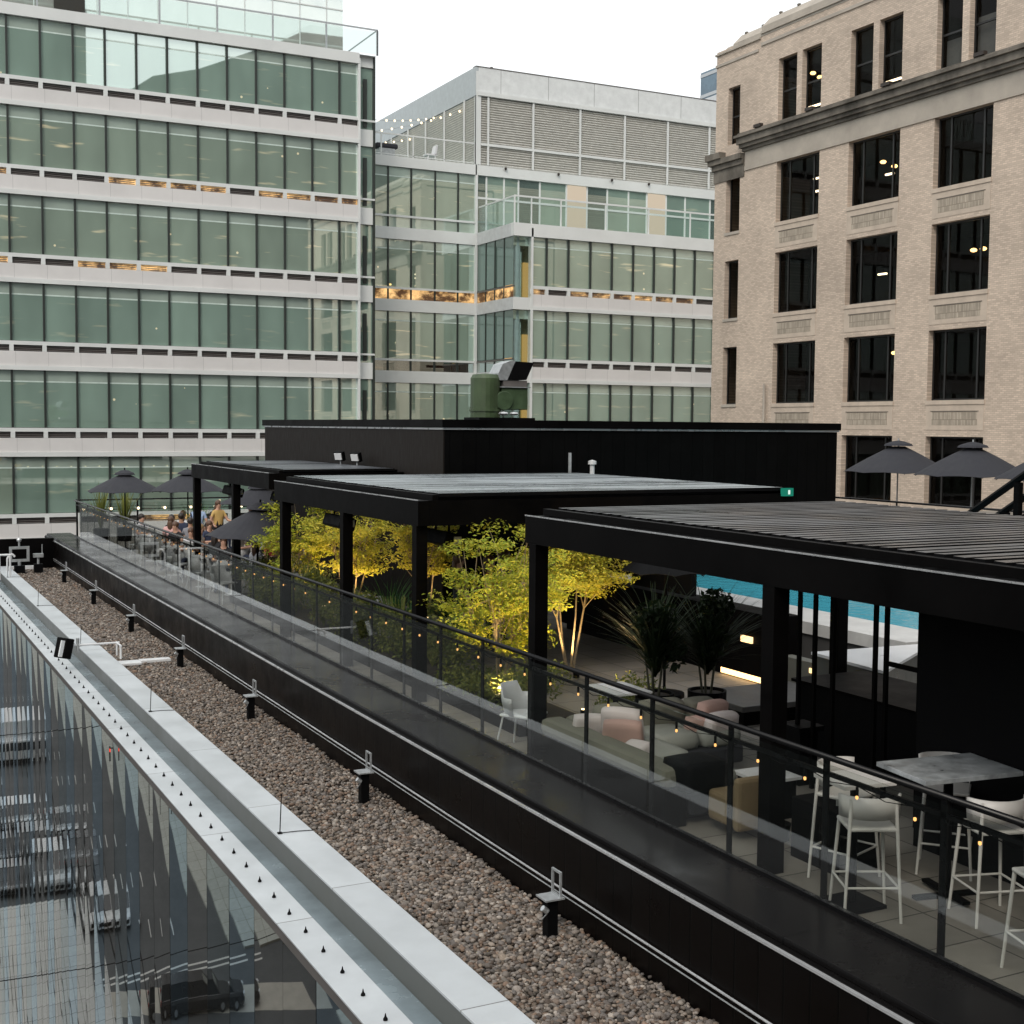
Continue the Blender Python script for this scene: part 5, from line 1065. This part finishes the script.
mb=MB()
for (yv,z) in ((42.6,15.1),(43.5,15.1),(44.2,15.4),(42.4,19.6),(42.9,19.7),(38.4,11.0),(37.3,11.05),(38.9,11.0),(43.2,7.1),(42.2,6.9),(37.5,6.6),(48.5,20.),(49,20.3)): mb.ball((XB_+1.6,yv,z),.14,(1,1,.6),8)
OB(brick,mb,'pendants',lampa); OB(brick,MB().box(XB_+3,XB_+3.1,38.0,39.2,13.2,14.9).box(XB_+3,XB_+3.1,35.6,36.3,13.2,14.9).box(XB_+3,XB_+3.1,43,43.7,13.2,14.2),'lit_room',lampy)
bl=mat('grey_blind',(.30,.33,.36),.8); OB(brick,MB().box(XB_+.5,XB_+.52,38.2,39.55,17.9,19.2).box(XB_+.5,XB_+.52,36.65,37.95,17.9,19.7),'blind',bl)

# ------------------------------------------------------------------ distance
t=thing('distant_tower','small blue glass tower far off between the office block and the brick building','building',(116,165,S0)); tg=mat('blue_tower_glass',(.10,.16,.21),.25,var=.25,scale=.3); 
MB().box(6.5,12,0,10,0,86).build('glass_wall',tg,t); mb=MB()
for k in range(12): mb.box(6.42,6.49,0,10,50+k*3.2,50.5+k*3.2)
mb.build('floor_bands',M['steel'],t); MB().box(4.6,6.4,2,10,0,81).build('white_wing',M['sidew'],t)
M['towerdark']=mat('dark_tower_wall',(.05,.055,.055),.6,var=.3,scale=.2)
M['towerband']=mat('tower_window_bands',(.035,.04,.04),.5,var=.2)
def tower(x0,x1,y0,y1,h,label,steps=()):
    t=thing('tower_block',label,'building',((x0+x1)/2,(y0+y1)/2,S0)); cx,cy=(x0+x1)/2,(y0+y1)/2
    MB().box(x0-cx,x1-cx,y0-cy,y1-cy,0,h-S0).build('wall',M['towerdark'],t); mb=MB()
    for k in range(int((h-S0)/4)): mb.box(x0-cx,x1-cx,y1-cy+.01,y1-cy+.05,k*4+1,k*4+2.6)
    mb.build('window_bands',M['towerband'],t)
    for (a,b,h2) in steps: MB().box(a-cx,b-cx,y0-cy,y1-cy-.5,h-S0+.01,h2-S0).build('upper_storey',M['towerdark'],t)
tower(-20,29.6,-62,-45,62,'tall dark tower block behind the viewer, seen in the left office glass')
t=thing('tower_block','long dark block with a sloping roofline behind the viewer, seen in the office glass','building',(60,-53,S0))
pr_=[(29.6,S0),(195,S0),(195,64),(60,60),(51.6,55.2),(44.3,51.9),(38.2,50.2),(35.5,48.2),(29.6,47)]; mb=MB()
mb.poly([(x-60,8,z-S0) for x,z in reversed(pr_)]); mb.poly([(x-60,-9,z-S0) for x,z in pr_])
for i in range(len(pr_)):
    (xa,za),(xb,zb_)=pr_[i],pr_[(i+1)%len(pr_)]; mb.quad((xa-60,8,za-S0),(xb-60,8,zb_-S0),(xb-60,-9,zb_-S0),(xa-60,-9,za-S0))
mb.build('wall',M['towerdark'],t)
mb=MB()
for k in range(17): mb.box(-28,48,8.01,8.06,k*4+1,k*4+2.6)
mb.build('window_bands',M['towerband'],t)
t=thing('street_block','long dark masonry block across the street below, seen in the railing glass','building',(-40,60,S0))
MB().box(-20,21,-130,160,0,33).build('wall',M['towerdark'],t); mb=MB()
for k in range(8): mb.box(21.01,21.06,-128,158,k*4+1.2,k*4+3)
mb.build('window_bands',M['towerband'],t)

# ------------------------------------------------------------------ light, world, camera
w=bpy.data.worlds.new('World'); scene.world=w; w.use_nodes=True; ns=w.node_tree.nodes; ln=w.node_tree.links; ns.clear()
out=N(ns,'ShaderNodeOutputWorld'); bg=N(ns,'ShaderNodeBackground'); sky=N(ns,'ShaderNodeTexSky',sky_type='NISHITA'); sky.sun_disc=False; sky.sun_elevation=R(48); sky.sun_rotation=R(215); sky.air_density=1.2; sky.dust_density=4.
hs=N(ns,'ShaderNodeHueSaturation',inp={'Saturation':.25,'Value':1.}); ln.new(sky.outputs[0],hs.inputs['Color'])
mx=N(ns,'ShaderNodeMix',data_type='RGBA'); mx.inputs[0].default_value=.8; mx.inputs[7].default_value=(13.2,13.6,13.8,1); ln.new(hs.outputs[0],mx.inputs[6]); ln.new(mx.outputs[2],bg.inputs[0]); bg.inputs[1].default_value=.1; ln.new(bg.outputs[0],out.inputs[0])
sl=bpy.data.lights.new('sun','SUN'); sl.energy=1.4; sl.angle=R(22); sl.color=(1,.91,.80); so=bpy.data.objects.new('sun',sl); col.objects.link(so)
d=Vector((-.55,-.62,.75)).normalized(); so.rotation_euler=d.to_track_quat('Z','Y').to_euler()
cam=bpy.data.cameras.new('cam'); co=bpy.data.objects.new('camera',cam); col.objects.link(co); scene.camera=co
cam.sensor_width=36; cam.lens=1310.017/1024*36; cam.clip_start=.1; cam.clip_end=3000
yaw,pit,rol=R(27.0932588),R(3.74352797),R(.46647517)
f=Vector((math.sin(yaw)*math.cos(pit),math.cos(yaw)*math.cos(pit),-math.sin(pit))); r=Vector((math.cos(yaw),-math.sin(yaw),0)); u=r.cross(f)
r2=math.cos(rol)*r+math.sin(rol)*u; u2=-math.sin(rol)*r+math.cos(rol)*u
Mx=Matrix(((r2.x,u2.x,-f.x,0),(r2.y,u2.y,-f.y,0),(r2.z,u2.z,-f.z,CZ),(0,0,0,1))); co.matrix_world=Mx
scene.render.resolution_x=1024; scene.render.resolution_y=1024
scene.view_settings.view_transform='Standard'; scene.view_settings.look='None'; scene.view_settings.gamma=1; scene.view_settings.exposure=.08
scene.render.engine='CYCLES'; scene.cycles.max_bounces=10; scene.cycles.transparent_max_bounces=24
